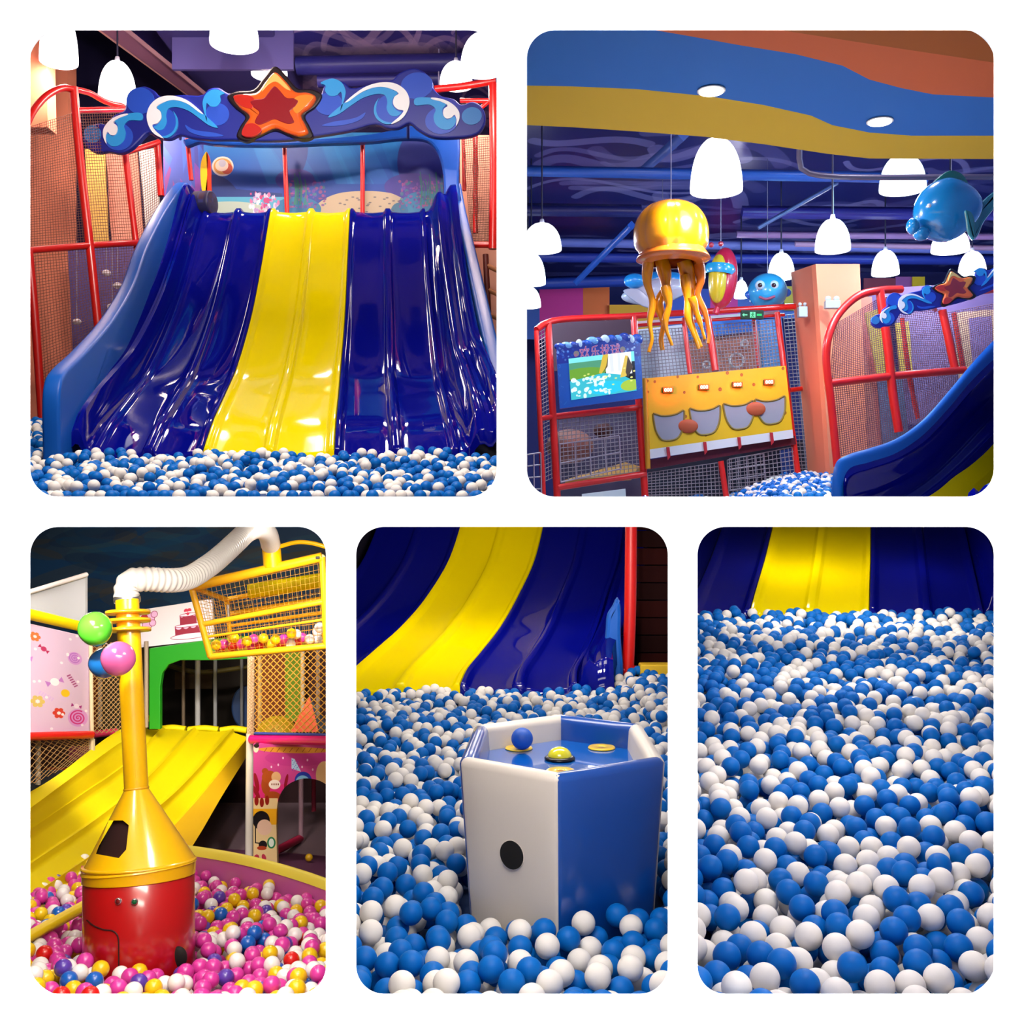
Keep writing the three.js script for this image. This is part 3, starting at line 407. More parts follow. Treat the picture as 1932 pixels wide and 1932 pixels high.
  rt([[820, 168, 13.5], [870, 163, 13.5], [935, 152, 13.5]], 0.06); rt([[930, 158, 13.5], [932, 300, 13.5], [930, 470, 13.5]], 0.075); rt([[897, 258, 13.9], [897, 440, 13.9]], 0.045); rt([[874, 262, 14.2], [876, 360, 14.2]], 0.035); rt([[884, 462, 13.6], [945, 462, 13.6]], 0.055); rt([[868, 190, 13.6], [930, 190, 13.6]], 0.04); rt([[906, 205, 13.6], [930, 185, 13.6]], 0.035);
  part(rf, 'netting', netting([P(872, 262, 13.95), P(928, 258, 13.6), P(928, 458, 13.6), P(890, 458, 13.95)], 14, 46, 0.004), mat(0x8a5a4a));
  single('salmon_panel', slab(rect(868, 255, 950, 962, 15), 0.05), mat(0xd89a80, { roughness: 0.7 }), 'salmon panel behind the narrow net frame', 'panel');
  const ld = thing('wooden_ladder', 'brown wooden ladder piece behind the right padding of the tall slide', 'ladder', P(925, 640, 13)); part(ld, 'rail', tubeI([[916, 480, 13], [924, 640, 13]], 0.035, 8), mat(0x6a2418)); part(ld, 'rail', tubeI([[944, 470, 13], [946, 640, 13]], 0.035, 8), mat(0x6a2418)); for (const v of [500, 545, 590]) part(ld, 'rung', tubeI([[917, v, 13], [946, v + 14, 13]], 0.03, 8), mat(0xb06a3a));
  // ceiling services
  const duct = thing('ceiling_duct', 'boxy purple air duct above the starfish', 'duct', P(440, 60, 15)); part(duct, 'duct_body', box(...P(440, 70, 15).toArray(), 1.55, 0.75, 2.2, 0.04), mat(0x4a4488, { roughness: 0.45 })); part(duct, 'duct_flange', box(...P(440, 76, 14.2).toArray(), 1.62, 0.8, 0.06), mat(0x6a62a8, { roughness: 0.45 }));
  const beam = thing('cable_tray', 'slanting pinkish steel tray under the indigo ceiling', 'cable tray', P(300, 130, 15)); const tray = (o, w, c, n) => part(beam, n, slab([P(185 + o, 52, 13.6), P(185 + o + w, 50, 13.6), P(385 + (o + w) * 0.6, 197, 16.2), P(385 + o * 0.6, 200, 16.2)], 0.07), mat(c, { roughness: 0.4 })); tray(0, 46, 0x9a6a86, 'tray_floor'); tray(-6, 9, 0xd8a49a, 'tray_edge'); tray(44, 9, 0xc89aa4, 'tray_edge');
  const pipes = (name, lab, list, c) => list.forEach(([u0, v0, u1, v1, d, r], i) => single(name, tubeI([[u0, v0, d], [u1, v1, d]], r, 10), mat(c, { roughness: 0.4 }), lab[i], 'pipe'));
  pipes('ceiling_pipe', ['long dark blue pipe just above the starfish sign', 'dark blue pipe crossing under the swirl ceiling', 'thin purple pipe between the ceiling pipes'], [[600, 152, 962, 146, 15.3, 0.1], [560, 124, 962, 116, 15.0, 0.13], [600, 138, 962, 133, 15.2, 0.04]], 0x2c2a78);
  for (const [u, v, d, i] of [[316, 92, 15.6, 0], [600, 165, 16, 1], [715, 170, 16, 2], [828, 160, 15, 3]]) single('hanger_rod', tubeI([[u, v, d], [u, C - 6.55 / d * F, d]], 0.012, 6), mat(0x9a94b8), ['thin hanger rod beside the slanting tray', 'thin hanger rod right beside the starfish tip', 'thin hanger rod over the right wave', 'thin hanger rod by the corner lamp'][i], 'rod');
  for (const [a, b, c, e, d, l] of [[76, 146, 14, 118, 12.6, 'white bell pendant lamp beside the salmon corner column'], [187, 256, 114, 186, 13.6, 'whole white bell pendant lamp hanging over the left wave'], [396, 488, 10, 84, 12.4, 'white bell pendant lamp in front of the purple duct'], [474, 542, 92, 142, 14.6, 'white bell pendant lamp half hidden by the starfish'], [868, 950, 62, 134, 12.6, 'large white bell pendant lamp at the right corner'], [829, 892, 116, 162, 14.2, 'smaller white bell pendant lamp beside the corner one']]) pendant(a, b, c, e, d, H, 8, 0xffe0d0, l);
  for (const [x, d] of [[-2.3, 4.6], [-0.5, 4.6], [-1.4, 5.6], [-3.0, 6.2], [-0.6, 6.4], [-1.8, 3.6]]) addedPanel(x * 0.8, d, CY + 5.4, 0.3, 0.3, 300, 0xfff2e6, 'added unseen square lamp high over the sloping ball pit', 'added lamps over the sloping ball pit');
  for (const [u, tu, tv] of [[300, 330, 230], [640, 700, 230], [420, 120, 330], [560, 600, 330]]) addedSpot(u, 7.2, tu, tv, 12.6, 48, 0.5, 0xfff0e6, 'small added spotlight, unseen, high in front of the starfish sign', 'added spotlights in front of the starfish sign', 4.7);
}
// ================================================================== upper right: arcade corner with hanging sea animals
{
  const H = CY + 5.2, Hs = CY + 3.0;
  // banded soffit in front: a level ceiling whose painted bands are shaped in plan
  const onS = (u, v) => { const d = 3.0 * F / (C - v); return [(u - C) / F * d, -d]; };
  const bands = [['band', 'brown ceiling band', 0xb8641c, [[1480, -60], [1940, -60], [1940, 140], [1875, 118], [1700, 92], [1480, 58]]], ['band', 'orange ceiling band', 0xe0703c, [[1230, -60], [1480, -60], [1480, 58], [1700, 92], [1875, 118], [1940, 130], [1940, 192], [1875, 184], [1760, 178], [1700, 166], [1640, 150], [1590, 124], [1500, 102], [1400, 86], [1300, 68], [1230, 56]]],
    ['band', 'blue ceiling band', 0x2a78d0, [[966, -60], [1230, -60], [1230, 56], [1300, 68], [1400, 86], [1500, 102], [1590, 124], [1640, 150], [1700, 166], [1760, 178], [1875, 184], [1940, 192], [1940, 258], [1875, 256], [1720, 256], [1640, 250], [1570, 236], [1530, 218], [1440, 198], [1340, 182], [1200, 168], [1080, 163], [966, 161]]],
    ['band', 'yellow ceiling band', 0xe4bc2c, [[966, 161], [1080, 163], [1200, 168], [1340, 182], [1440, 198], [1530, 218], [1570, 236], [1640, 250], [1720, 256], [1875, 256], [1940, 258], [1940, 304], [1875, 300], [1640, 299], [1560, 290], [1440, 272], [1330, 258], [1200, 248], [1080, 240], [966, 235]]]];
  const sof = thing('ceiling_soffit', 'dropped ceiling painted in wavy brown, orange, blue and yellow bands', 'ceiling'); sof.userData.kind = 'structure';
  for (const [n, l, c, pts] of bands) { const s = new THREE.Shape(pts.map(([u, v]) => { const [x, z] = onS(u, v); return new THREE.Vector2(Math.max(0.02, x), -z); })); const g = new THREE.ExtrudeGeometry(s, { depth: 0.18, bevelEnabled: false }); g.rotateX(-Math.PI / 2); g.translate(0, Hs, 0); part(sof, n, g, mat(c, { roughness: 0.75 }), l); }
  for (const [u, v, l] of [[1342, 169, 'round recessed downlight in the blue band near the yellow edge'], [1660, 227, 'round recessed downlight on the blue band by its dip']]) {
    const [x, z] = onS(u, v), c = V(x, Hs, z), t = thing('downlight', l, 'downlight', c); part(t, 'trim_ring', turned([[0.07, 0], [0.1, 0], [0.1, 0.6], [0.07, 1]], V(x, Hs - 0.012, z), V(x, Hs, z), 28), mat(0xe0e0e0)); part(t, 'lamp_lens', turned([[0.0001, 0], [0.085, 0], [0.085, 1], [0.0001, 1]], V(x, Hs - 0.02, z), V(x, Hs - 0.006, z), 28), glow(0xfff6e8, 4));
    const s = new THREE.SpotLight(0xfff0dc, 46, 0, 1.2, 0.8, 2); s.name = 'downlight_light'; s.position.set(0, -0.03, 0); s.target.position.set(0, -3, 0); s.castShadow = true; s.shadow.radius = 4; t.add(s, s.target); s.target.name = 'aim';
  }
  struct('ceiling_arcade', slab([V(0.02, H, -23.4), V(11, H, -23.4), V(11, H, -8.6), V(0.02, H, -8.6)], 0.05, V(0, 1, 0)), printed(1024, 1024, swirlReflections(9, '#20246a', '#9c98cc', 170), { roughness: 0.3 }), 'dark blue ceiling with pale reflections painted in as swirls');
  struct('wall_arcade_back', slab(imgQuad([[968, 300], [1930, 300], [1930, 962], [968, 962]], 23), 0.05), mat(0x2c2c70, { roughness: 0.8 }), 'dark blue back wall of the arcade');
  // coloured wall panels far behind
  const far = (u0, v0, u1, v1, c, l, d = 21) => single('wall_panel', slab(rect(u0, v0, u1, v1, d), 0.05), mat(c, { roughness: 0.7 }), l, 'panel');
  far(1018, 535, 1100, 640, 0xd0308a, 'magenta wall panel at the far end'); far(1100, 535, 1150, 640, 0xe06a30, 'orange wall panel next to the magenta one'); far(1150, 575, 1245, 640, 0xd89a20, 'yellow wall panel under the hanging shark', 20.9); far(1245, 545, 1340, 640, 0x3558b8, 'blue wall panel behind the jellyfish arms'); far(1340, 520, 1392, 640, 0xc83a90, 'pink wall panel behind the red bug'); far(970, 575, 1018, 640, 0x3a5aa8, 'blue wall panel at the far corner'); far(1392, 560, 1500, 600, 0x4a6ab8, 'pale blue wall panel behind the round fish'); far(1480, 540, 1500, 585, 0xc8b84a, 'narrow ochre panel beside the salmon column', 20.8); far(1630, 525, 1690, 570, 0x8a3a50, 'maroon wall panel right of the salmon column'); far(1690, 522, 1740, 545, 0xa05aa0, 'lilac wall panel behind the starfish sign'); far(1722, 522, 1745, 545, 0xd8b020, 'small yellow panel behind the starfish tip', 20.8);
  // beams, ducts
  const beam = (pts, r, c, l, n = 'ceiling_beam') => single(n, tubeI(pts, r, 4), mat(c, { roughness: 0.35 }), l, 'beam');
  beam([[970, 322, 14.2], [1750, 336, 14.2]], 0.075, 0x2a62c0, 'long blue ceiling beam behind the largest lamp'); beam([[1290, 254, 13.6], [1208, 326, 15.5]], 0.085, 0x5a7ac8, 'slanting blue brace under the yellow band'); beam([[1192, 425, 15.6], [1088, 532, 18]], 0.07, 0x2c62c8, 'slanting blue brace left of the jellyfish'); beam([[970, 455, 18.6], [1905, 470, 18.6]], 0.09, 0x6f78c8, 'pale violet ceiling beam behind the lamps'); beam([[970, 484, 19.4], [1905, 490, 19.4]], 0.1, 0x2b3aa0, 'dark blue ceiling beam low at the back'); beam([[1390, 442, 17.4], [1905, 446, 17.4]], 0.06, 0xa07ab0, 'lilac ceiling pipe behind the blue fish'); beam([[970, 536, 20], [1200, 528, 20]], 0.12, 0x1f3a98, 'blue beam over the magenta wall'); beam([[1400, 400, 16.4], [1905, 404, 16.4]], 0.1, 0x353090, 'indigo duct beam under the cyan lamp'); beam([[970, 395, 16.4], [1210, 398, 16.4]], 0.1, 0x22266e, 'indigo duct beam left of the jellyfish'); beam([[1500, 460, 17.8], [1905, 468, 17.8]], 0.05, 0xb08ab0, 'thin pinkish pipe above the salmon column');
  beam([[1508, 262, 12.6], [1512, 318, 12.6], [1530, 328, 12.6], [1905, 334, 12.6]], 0.035, 0x5a5468, 'grey conduit bending under the yellow band', 'ceiling_conduit'); beam([[1430, 430, 15], [1580, 345, 15]], 0.03, 0x4a5a90, 'thin slanting blue cable rail', 'ceiling_conduit');
  const ph = (a, b, c, e, d, l, col = 0xffffff, w = 14) => pendant(a, b, c, e, d, H, w, col === 0xffffff ? 0xf4f0ff : 0x9fe8ff, l, col);
  ph(1302, 1401, 258, 361, 11.4, 'largest white bell pendant lamp above the jellyfish', 0xffffff, 20); ph(1660, 1746, 290, 359, 13.2, 'cyan edged bell lamp beside the big blue fish', 0xe8fcff, 20); ph(1538, 1604, 412, 473, 12.9, 'white bell pendant lamp over the salmon column', 0xffffff, 4); ph(985, 1060, 420, 472, 14, 'white bell pendant lamp by the partition, upper one', 0xffffff, 10); ph(975, 1030, 476, 536, 15.6, 'white bell pendant lamp by the partition, middle one', 0xf0fdff, 8); ph(972, 1021, 540, 579, 17.5, 'white bell pendant lamp by the partition, lowest one', 0xffffff, 6); ph(1449, 1499, 476, 525, 16.4, 'bluish bell pendant lamp above the round fish', 0xeafcff); ph(1645, 1696, 471, 518, 16.8, 'white bell pendant lamp between column and starfish'); ph(1809, 1860, 473, 520, 17, 'warm bell pendant lamp behind the starfish wave', 0xfff2e0); ph(1758, 1828, 430, 474, 15, 'white bell pendant lamp under the big blue fish'); ph(1385, 1412, 528, 562, 18.5, 'small distant bell lamp beside the round fish', 0xffffff, 4);

  // jellyfish
  { const d = 12.2, c = P(1266, 470, d), t = thing('hanging_jellyfish', 'orange jellyfish figure hanging with long wavy tentacles', 'hanging figure', c); const amber = mat(0xf09a06, { roughness: 0.25, clearcoat: 1, clearcoatRoughness: 0.08 }), deep = mat(0xe8781a, { roughness: 0.3, clearcoat: 0.8 });
    const R = S(71, d), top = P(1266, 380, d), Hh = S(100, d);
    const bell = grid(64, 26, (a, b) => { const th = a * Math.PI * 2, rib = 1 - 0.055 * Math.pow(Math.abs(Math.cos(th * 3.5 + 0.5)), 26), s = b; const r = R * Math.pow(Math.sin(Math.min(1, s * 1.04) * Math.PI * 0.62), 0.8) * rib * (s > 0.9 ? 1 - (s - 0.9) * 1.2 : 1); return V(top.x + r * Math.cos(th), top.y - Hh * (1 - Math.cos(s * Math.PI * 0.5) * (1)) * 1.0, top.z + r * Math.sin(th)); });
    part(t, 'bell', bell, amber); const rim = P(1270, 476, d);
    const sk = turned([[R * 0.6, -0.2], [R * 0.8, -0.1], [R * 0.98, 0.1], [R * 0.95, 0.3], [R * 0.78, 1.0]], V(rim.x, rim.y - 0.1, rim.z), V(rim.x, rim.y + 0.06, rim.z), 48); part(t, 'skirt', sk, deep);
    const arms = [[[1224, 490], [1221, 530], [1231, 570], [1226, 610], [1230, 640], [1224, 664]], [[1248, 488], [1256, 540], [1243, 572], [1252, 610], [1247, 640], [1250, 660]], [[1255, 540], [1262, 575], [1255, 610], [1268, 652]], [[1290, 492], [1302, 530], [1312, 555], [1300, 590], [1310, 625], [1322, 655]], [[1292, 520], [1297, 560], [1298, 600], [1312, 640], [1318, 658]], [[1318, 492], [1322, 530], [1316, 556], [1330, 590], [1338, 630], [1336, 648]], [[1305, 560], [1318, 600], [1330, 640]]];
    arms.forEach((a, i) => { const pts = a.map(([u, v], k) => P(u, v, d + 0.04 * Math.sin(i * 2 + k) + (i % 2) * 0.12)), cvv = new THREE.CatmullRomCurve3(pts), n = 40, fr = cvv.computeFrenetFrames(n); const r0 = [0.062, 0.082, 0.058, 0.088, 0.062, 0.062, 0.05][i];
      const g = grid(10, n, (s, k) => { const j = Math.round(k * n), p = cvv.getPointAt(k), an = s * Math.PI * 2, r = r0 * (1 - 0.72 * k) * (1 + 0.15 * Math.sin(k * 14)); return p.addScaledVector(fr.normals[j], Math.cos(an) * r).addScaledVector(fr.binormals[j], Math.sin(an) * r); }); part(t, 'tentacle', g, i === 5 ? deep : amber); });
    part(t, 'cord', tube([top, V(top.x, H, top.z)], 0.006, 5), mat(0x8888a0)); }
  // big blue fish
  { const d = 11.6, c = P(1790, 390, d), t = thing('hanging_fish', 'glossy blue fish figure with tall fin and tail fins hanging by the cyan lamp', 'hanging figure', c); const blue = mat(0x1a8ccc, { roughness: 0.2, clearcoat: 1, clearcoatRoughness: 0.05 }), teal = mat(0x2a7f8c, { roughness: 0.25, clearcoat: 0.8 });
    const px = S(1, d); const body = ball(V(0, 0, 0), 64 * px, 60 * px, 44 * px, 48, 30); { const p = body.attributes.position; for (let i = 0; i < p.count; i++) { const x = p.getX(i) / (62 * px), y = p.getY(i); p.setY(i, y * (1 - 0.22 * Math.max(0, x)) + 6 * px * x); } body.computeVertexNormals(); } body.translate(c.x - 2 * px, c.y - 6 * px, c.z); part(t, 'body', body, blue);
    const lip = (u, v, ru, rv) => part(t, 'lip', ball(P(u, v, d - 0.1), S(ru, d), S(rv, d), S(14, d)), blue); lip(1722, 427, 12, 15); lip(1738, 441, 15, 13);
    part(t, 'back_fin', plate(smooth([[1752, 362], [1770, 335], [1795, 320], [1818, 328], [1834, 360], [1838, 395], [1800, 380]], 6), d - 0.02, 0.08, { bevel: 0.03 }), mat(0x1d7a70, { roughness: 0.25, clearcoat: 0.8 }), 'green edged back fin');
    part(t, 'tail_fin', plate(smooth([[1836, 405], [1856, 378], [1880, 358], [1892, 352], [1880, 388], [1858, 418], [1846, 445], [1836, 452], [1830, 425]], 6), d + 0.05, 0.07, { bevel: 0.03 }), teal); part(t, 'side_fin', plate(smooth([[1822, 396], [1834, 400], [1842, 430], [1838, 452], [1828, 440], [1824, 415]], 6), d - 0.4, 0.05, { bevel: 0.02 }), teal);
    part(t, 'eye', ball(P(1753, 388, d - 0.37), S(4, d)), mat(0xf0f4f8, { roughness: 0.2 })); part(t, 'cord', tube([P(1795, 325, d), V(P(1795, 325, d).x, H, -d)], 0.006, 5), mat(0x8888a0)); }
  // round blue fish with big eyes
  { const d = 15.6, c = P(1448, 550, d), t = thing('hanging_fish', 'small round pale blue fish figure with two big eyes', 'hanging figure', c), m = gloss(0x2f9fd8); part(t, 'body', ball(c, S(37, d), S(34, d), S(34, d)), m); for (const u of [1434, 1460]) { const e = part(t, 'eye', ball(P(u, 538, d - S(28, d)), S(9, d)), mat(0xc8d8e4, { roughness: 0.25 })); part(e, 'pupil', ball(P(u, 538, d - S(34, d)), S(4.5, d)), mat(0x3a2430, { roughness: 0.2 })); }
    part(t, 'mouth', tube([[1432, 560], [1445, 564], [1462, 559]].map(([u, v]) => P(u, v, d - S(35, d))), S(2.4, d), 8), mat(0x9a4668)); for (const [u, v] of [[1414, 556], [1484, 552]]) part(t, 'fin', ball(P(u, v, d), S(9, d), S(8, d), S(6, d)), gloss(0x1060c8)); part(t, 'cord', tube([V(c.x, c.y + S(33, d), c.z), V(c.x, H, c.z)], 0.006, 5), mat(0x8888a0)); }
  // red bug with yellow belly
  { const d = 14.6, c = P(1360, 525, d), t = thing('hanging_bug', 'red and yellow bug figure with blue collar hanging behind the jellyfish', 'hanging figure', c), r = gloss(0xb01838); const g = ball(V(0, 0, 0), S(27, d), S(58, d), S(26, d), 36, 24); g.rotateZ(-0.1); g.translate(c.x + S(4, d), c.y, c.z); part(t, 'body', g, r); const b = ball(V(0, 0, 0), S(18, d), S(46, d), S(18, d)); b.rotateZ(-0.05); b.translate(c.x - S(8, d), c.y - S(4, d), c.z + S(14, d)); part(t, 'belly', b, gloss(0xc0a81c)); part(t, 'collar', turned([[S(26, d), 0], [S(30, d), 0.5], [S(26, d), 1]], P(1357, 519, d - 0.06), P(1359, 501, d - 0.06), 28), gloss(0x1a8fc0)); part(t, 'tail', tubeI([[1356, 575, d], [1350, 592, d]], S(6, d), 12), r); for (const [u, v] of [[1342, 462], [1360, 460]]) part(t, 'feeler', ball(P(u, v, d), S(5, d)), r); part(t, 'eye', ball(P(1337, 484, d - S(26, d)), S(4, d)), mat(0x16121a, { roughness: 0.15 })); part(t, 'cord', tube([P(1360, 470, d), V(P(1360, 470, d).x, H, -d)], 0.006, 5), mat(0x8888a0)); }
  // shark
  { const d = 16.2, c = P(1240, 550, d), t = thing('hanging_shark', 'grey and white shark figure with blue back behind the jellyfish', 'hanging figure', c); const g = ball(V(0, 0, 0), S(68, d), S(27, d), S(24, d), 40, 24); { const p = g.attributes.position; for (let i = 0; i < p.count; i++) { const x = p.getX(i) / S(68, d); p.setY(i, p.getY(i) * (1 - 0.3 * Math.abs(x)) + S(10, d) * x); } g.computeVertexNormals(); } g.translate(c.x, c.y, c.z); part(t, 'body', g, gloss(0xc6bccc)); const k = ball(P(1250, 530, d + 0.05), S(52, d), S(18, d), S(20, d)); part(t, 'back', k, gloss(0x1a86d0)); part(t, 'snout', ball(P(1197, 530, d - 0.15), S(20, d), S(14, d), S(16, d)), gloss(0x1d8fd8)); part(t, 'fin', plate(smooth([[1176, 548], [1205, 545], [1230, 572], [1222, 580]], 5), d - 0.2, 0.05, { bevel: 0.015 }), gloss(0xb8aec0)); part(t, 'tail', plate(smooth([[1290, 540], [1310, 515], [1312, 560]], 5), d, 0.05, { bevel: 0.015 }), gloss(0x1a78c0)); part(t, 'cord', tube([P(1250, 515, d), V(P(1250, 515, d).x, H, -d)], 0.006, 5), mat(0x8888a0)); }

  // salmon column
  const col = struct('wall_salmon_pillar', merge([slab([P(1492, 514, 15.6), P(1539, 498, 14.6), P(1570, 950, 14.6), P(1529, 950, 15.6)], 0.1, V(0.3, 0, -1)), slab([P(1539, 498, 14.6), P(1622, 498, 15.2), P(1640, 950, 15.2), P(1570, 950, 14.6)], 0.1, V(-0.3, 0, -1))]), mat(0xe8855f, { roughness: 0.75 }), 'salmon square pillar in the arcade');
  const em = (u, v, d, w, h, l) => { const t = thing('emergency_light', l, 'emergency light', P(u, v, d)); part(t, 'case', box(...P(u, v, d).toArray(), S(w, d), S(h, d), 0.1, 0.012), mat(0xb4b8bc)); for (const o of [-0.28, 0.28]) part(t, 'lamp_head', ball(P(u + w * o, v - h * 0.75, d), S(w * 0.2, d)), mat(0xc4c8cc, { roughness: 0.3 })); };
  em(1514, 589, 14.85, 17, 20, 'white twin head emergency light on the lit face of the salmon pillar'); em(1570, 575, 14.5, 28, 15, 'white twin head emergency light on the shaded face of the salmon pillar');
  { const d = 15.2, t = thing('exit_sign', 'green running man exit sign above the net frame', 'sign', P(1419, 602, d)); part(t, 'sign_case', box(...P(1419, 594, d + 0.04).toArray(), S(43, d), S(17, d), 0.06, 0.01), mat(0x1c2a24)); const pic = (g, w, h) => { g.fillStyle = '#04361c'; g.fillRect(0, 0, w, h); g.fillStyle = '#7dffc0'; g.fillRect(w * 0.06, h * 0.42, w * 0.22, h * 0.16); g.beginPath(); g.moveTo(w * 0.03, h * 0.5); g.lineTo(w * 0.13, h * 0.25); g.lineTo(w * 0.13, h * 0.75); g.fill(); g.fillRect(w * 0.4, h * 0.12, w * 0.26, h * 0.76); g.fillStyle = '#0a8a4a'; g.beginPath(); g.arc(w * 0.54, h * 0.26, h * 0.1, 0, 7); g.fill(); g.lineWidth = h * 0.1; g.strokeStyle = '#0a8a4a'; g.beginPath(); g.moveTo(w * 0.53, h * 0.36); g.lineTo(w * 0.52, h * 0.6); g.lineTo(w * 0.46, h * 0.84); g.moveTo(w * 0.52, h * 0.6); g.lineTo(w * 0.6, h * 0.8); g.moveTo(w * 0.46, h * 0.46); g.lineTo(w * 0.6, h * 0.48); g.stroke(); g.fillStyle = '#1ae07c'; g.fillRect(w * 0.72, h * 0.36, w * 0.24, h * 0.28); };
    const m = new THREE.MeshStandardMaterial({ color: 0x222222, emissive: 0xffffff, emissiveIntensity: 1.1, emissiveMap: canvasTex(256, 100, pic), side: THREE.DoubleSide }); part(t, 'sign_face', slab(rect(1399, 587, 1439, 601, d - 0.0), 0.008), m); }

  // red climbing frame on the left with the screen and the yellow throwing board
  const cf = thing('play_structure', 'long red tube frame carrying the screen and the yellow board', 'climbing frame', P(1240, 940, 15)); const tb = (pts, r = 0.075, n = 'tube') => part(cf, n, tubeI(pts, r * 0.58, 12), RED);
  tb([[1012, 622, 14.4], [1036, 607, 14.6], [1195, 596, 15], [1500, 578, 15.4]]); tb([[1034, 606, 14.6], [1042, 760, 14.4], [1052, 950, 14.3]], 0.085); tb([[1012, 625, 14.4], [1018, 780, 14.2], [1026, 950, 14.1]], 0.06); tb([[1196, 598, 15], [1206, 770, 14.8], [1218, 950, 14.7]], 0.085); tb([[1046, 786, 14.4], [1210, 768, 14.8]], 0.075); tb([[1052, 920, 14.3], [1218, 894, 14.7]], 0.075); tb([[1200, 614, 15.2], [1480, 594, 15.5]], 0.04); tb([[1290, 600, 15.3], [1302, 705, 15.2]], 0.06); tb([[1335, 598, 15.3], [1350, 700, 15.2]], 0.09); tb([[1466, 590, 15.4], [1480, 700, 15.3], [1505, 900, 15.2]], 0.075); tb([[1360, 870, 14.9], [1372, 950, 14.9]], 0.07); tb([[1422, 600, 15.6], [1432, 700, 15.5]], 0.05); tb([[1018, 790, 14.2], [1046, 786, 14.4]], 0.06); tb([[1490, 736, 15.4], [1522, 732, 15.6]], 0.06); tb([[1496, 815, 15.2], [1514, 950, 15.2]], 0.06);
  part(cf, 'cross_board', slab([P(1222, 868, 14.75), P(1500, 822, 15.15), P(1502, 838, 15.15), P(1222, 886, 14.75)], 0.1), mat(0x5a0f22, { roughness: 0.5 }), 'dark red board under the yellow one');
  const netM = mat(0x988890, { roughness: 0.8 });
  for (const [a, b, c, e, nu, nv, m] of [[[1206, 625, 15.25], [1292, 618, 15.35], [1306, 712, 15.3], [1212, 722, 14.95], 22, 24], [[1296, 618, 15.35], [1424, 606, 15.5], [1434, 702, 15.45], [1308, 710, 15.3], 32, 24], [[1428, 606, 15.5], [1468, 602, 15.5], [1480, 695, 15.4], [1436, 700, 15.45], 12, 24], [[1054, 792, 14.42], [1212, 776, 14.82], [1218, 888, 14.75], [1056, 908, 14.35], 32, 24], [[1222, 892, 14.8], [1362, 872, 14.95], [1366, 945, 14.95], [1222, 945, 14.8], 30, 16], [[1372, 868, 14.95], [1502, 842, 15.2], [1512, 945, 15.2], [1376, 945, 14.95], 28, 20], [[1478, 595, 15.7], [1530, 590, 16], [1560, 940, 16], [1512, 940, 15.6], 12, 80], [[1016, 628, 14.45], [1038, 615, 14.65], [1046, 900, 14.4], [1024, 910, 14.2], 6, 60]]) part(cf, 'netting', netting([P(...a), P(...b), P(...c), P(...e)], Math.round(nu * 0.62), Math.round(nv * 0.62), 0.0065), netM);
  const wire = (q, nu, nv) => part(cf, 'wire_grid', netting(q.map(p => P(...p)), nu, nv, 0.011), mat(0xa89aa8, { roughness: 0.4 }), 'pale wire grid'); wire([[1056, 838, 14.2], [1168, 822, 14.4], [1172, 884, 14.4], [1058, 910, 14.2]], 4, 2); wire([[994, 858, 13.9], [1020, 854, 13.9], [1022, 945, 13.9], [994, 945, 13.9]], 2, 4); wire([[1376, 866, 15.05], [1440, 856, 15.1], [1444, 915, 15.1], [1378, 925, 15.05]], 4, 3);
  const bk = (q, c, l, d) => single('backing_panel', slab(imgQuad(q, d), 0.05), mat(c, { roughness: 0.75 }), l, 'panel');
  bk([[1040, 610], [1200, 600], [1204, 690], [1046, 700]], 0x4a3a48, 'dark slatted panel above the screen', 15.6); bk([[1200, 622], [1290, 612], [1310, 715], [1210, 725]], 0xd4d2dc, 'grey panel behind the net next to the screen', 16); bk([[1290, 612], [1436, 604], [1444, 706], [1310, 714]], 0xcc8a72, 'brown sea printed panel behind the net', 16.2); bk([[1296, 606], [1430, 598], [1434, 624], [1300, 640]], 0x3f7cd4, 'blue wavy top panel behind the net', 16.1); bk([[1432, 604], [1474, 600], [1486, 700], [1440, 704]], 0x66acee, 'light blue panel behind the net', 16.1); bk([[1050, 790], [1215, 770], [1222, 945], [1054, 945]], 0x5c4c66, 'dark panel inside the lower bay', 16.4); bk([[1222, 880], [1515, 830], [1530, 950], [1222, 950]], 0x2a2c3c, 'dark panel under the yellow board', 16.2); bk([[1472, 850], [1500, 845], [1508, 920], [1478, 925]], 0x2f4fa0, 'blue panel low beside the salmon pillar', 16.0); bk([[1500, 590], [1545, 590], [1580, 950], [1525, 950]], 0x6a6a80, 'slate panel behind the net by the pillar', 17);
  single('header_board', slab([P(1204, 606, 15.35), P(1470, 586, 15.65), P(1470, 596, 15.65), P(1204, 617, 15.35)], 0.04), mat(0xd8d0d4), 'pale header board under the top rail of the long red structure', 'board');
  { const t = thing('sand_mound', 'pinkish rounded climbing mound inside the lower bay', 'mound', P(1080, 830, 15.6)); part(t, 'mound', ball(P(1075, 842, 15.8), S(45, 15.8), S(32, 15.8), 0.4), mat(0xa8685a, { roughness: 0.85 })); part(t, 'knob', ball(P(1138, 812, 15.9), S(18, 15.9), S(14, 15.9), 0.3), mat(0x5a2a26, { roughness: 0.85 })); }
  single('ramp_board', slab([P(1066, 905, 14.6), P(1180, 872, 15.4), P(1208, 880, 15.2), P(1190, 898, 14.8)], 0.06, V(0, -1, 0)), mat(0xc08a3a, { roughness: 0.5 }), 'yellow ramp board in the lower bay', 'ramp');
  single('white_board', slab([P(1098, 932, 14.2), P(1180, 922, 14.4), P(1182, 950, 14.4), P(1098, 950, 14.2)], 0.05), mat(0xc8d4d4), 'white board at the foot of the lower bay', 'board');
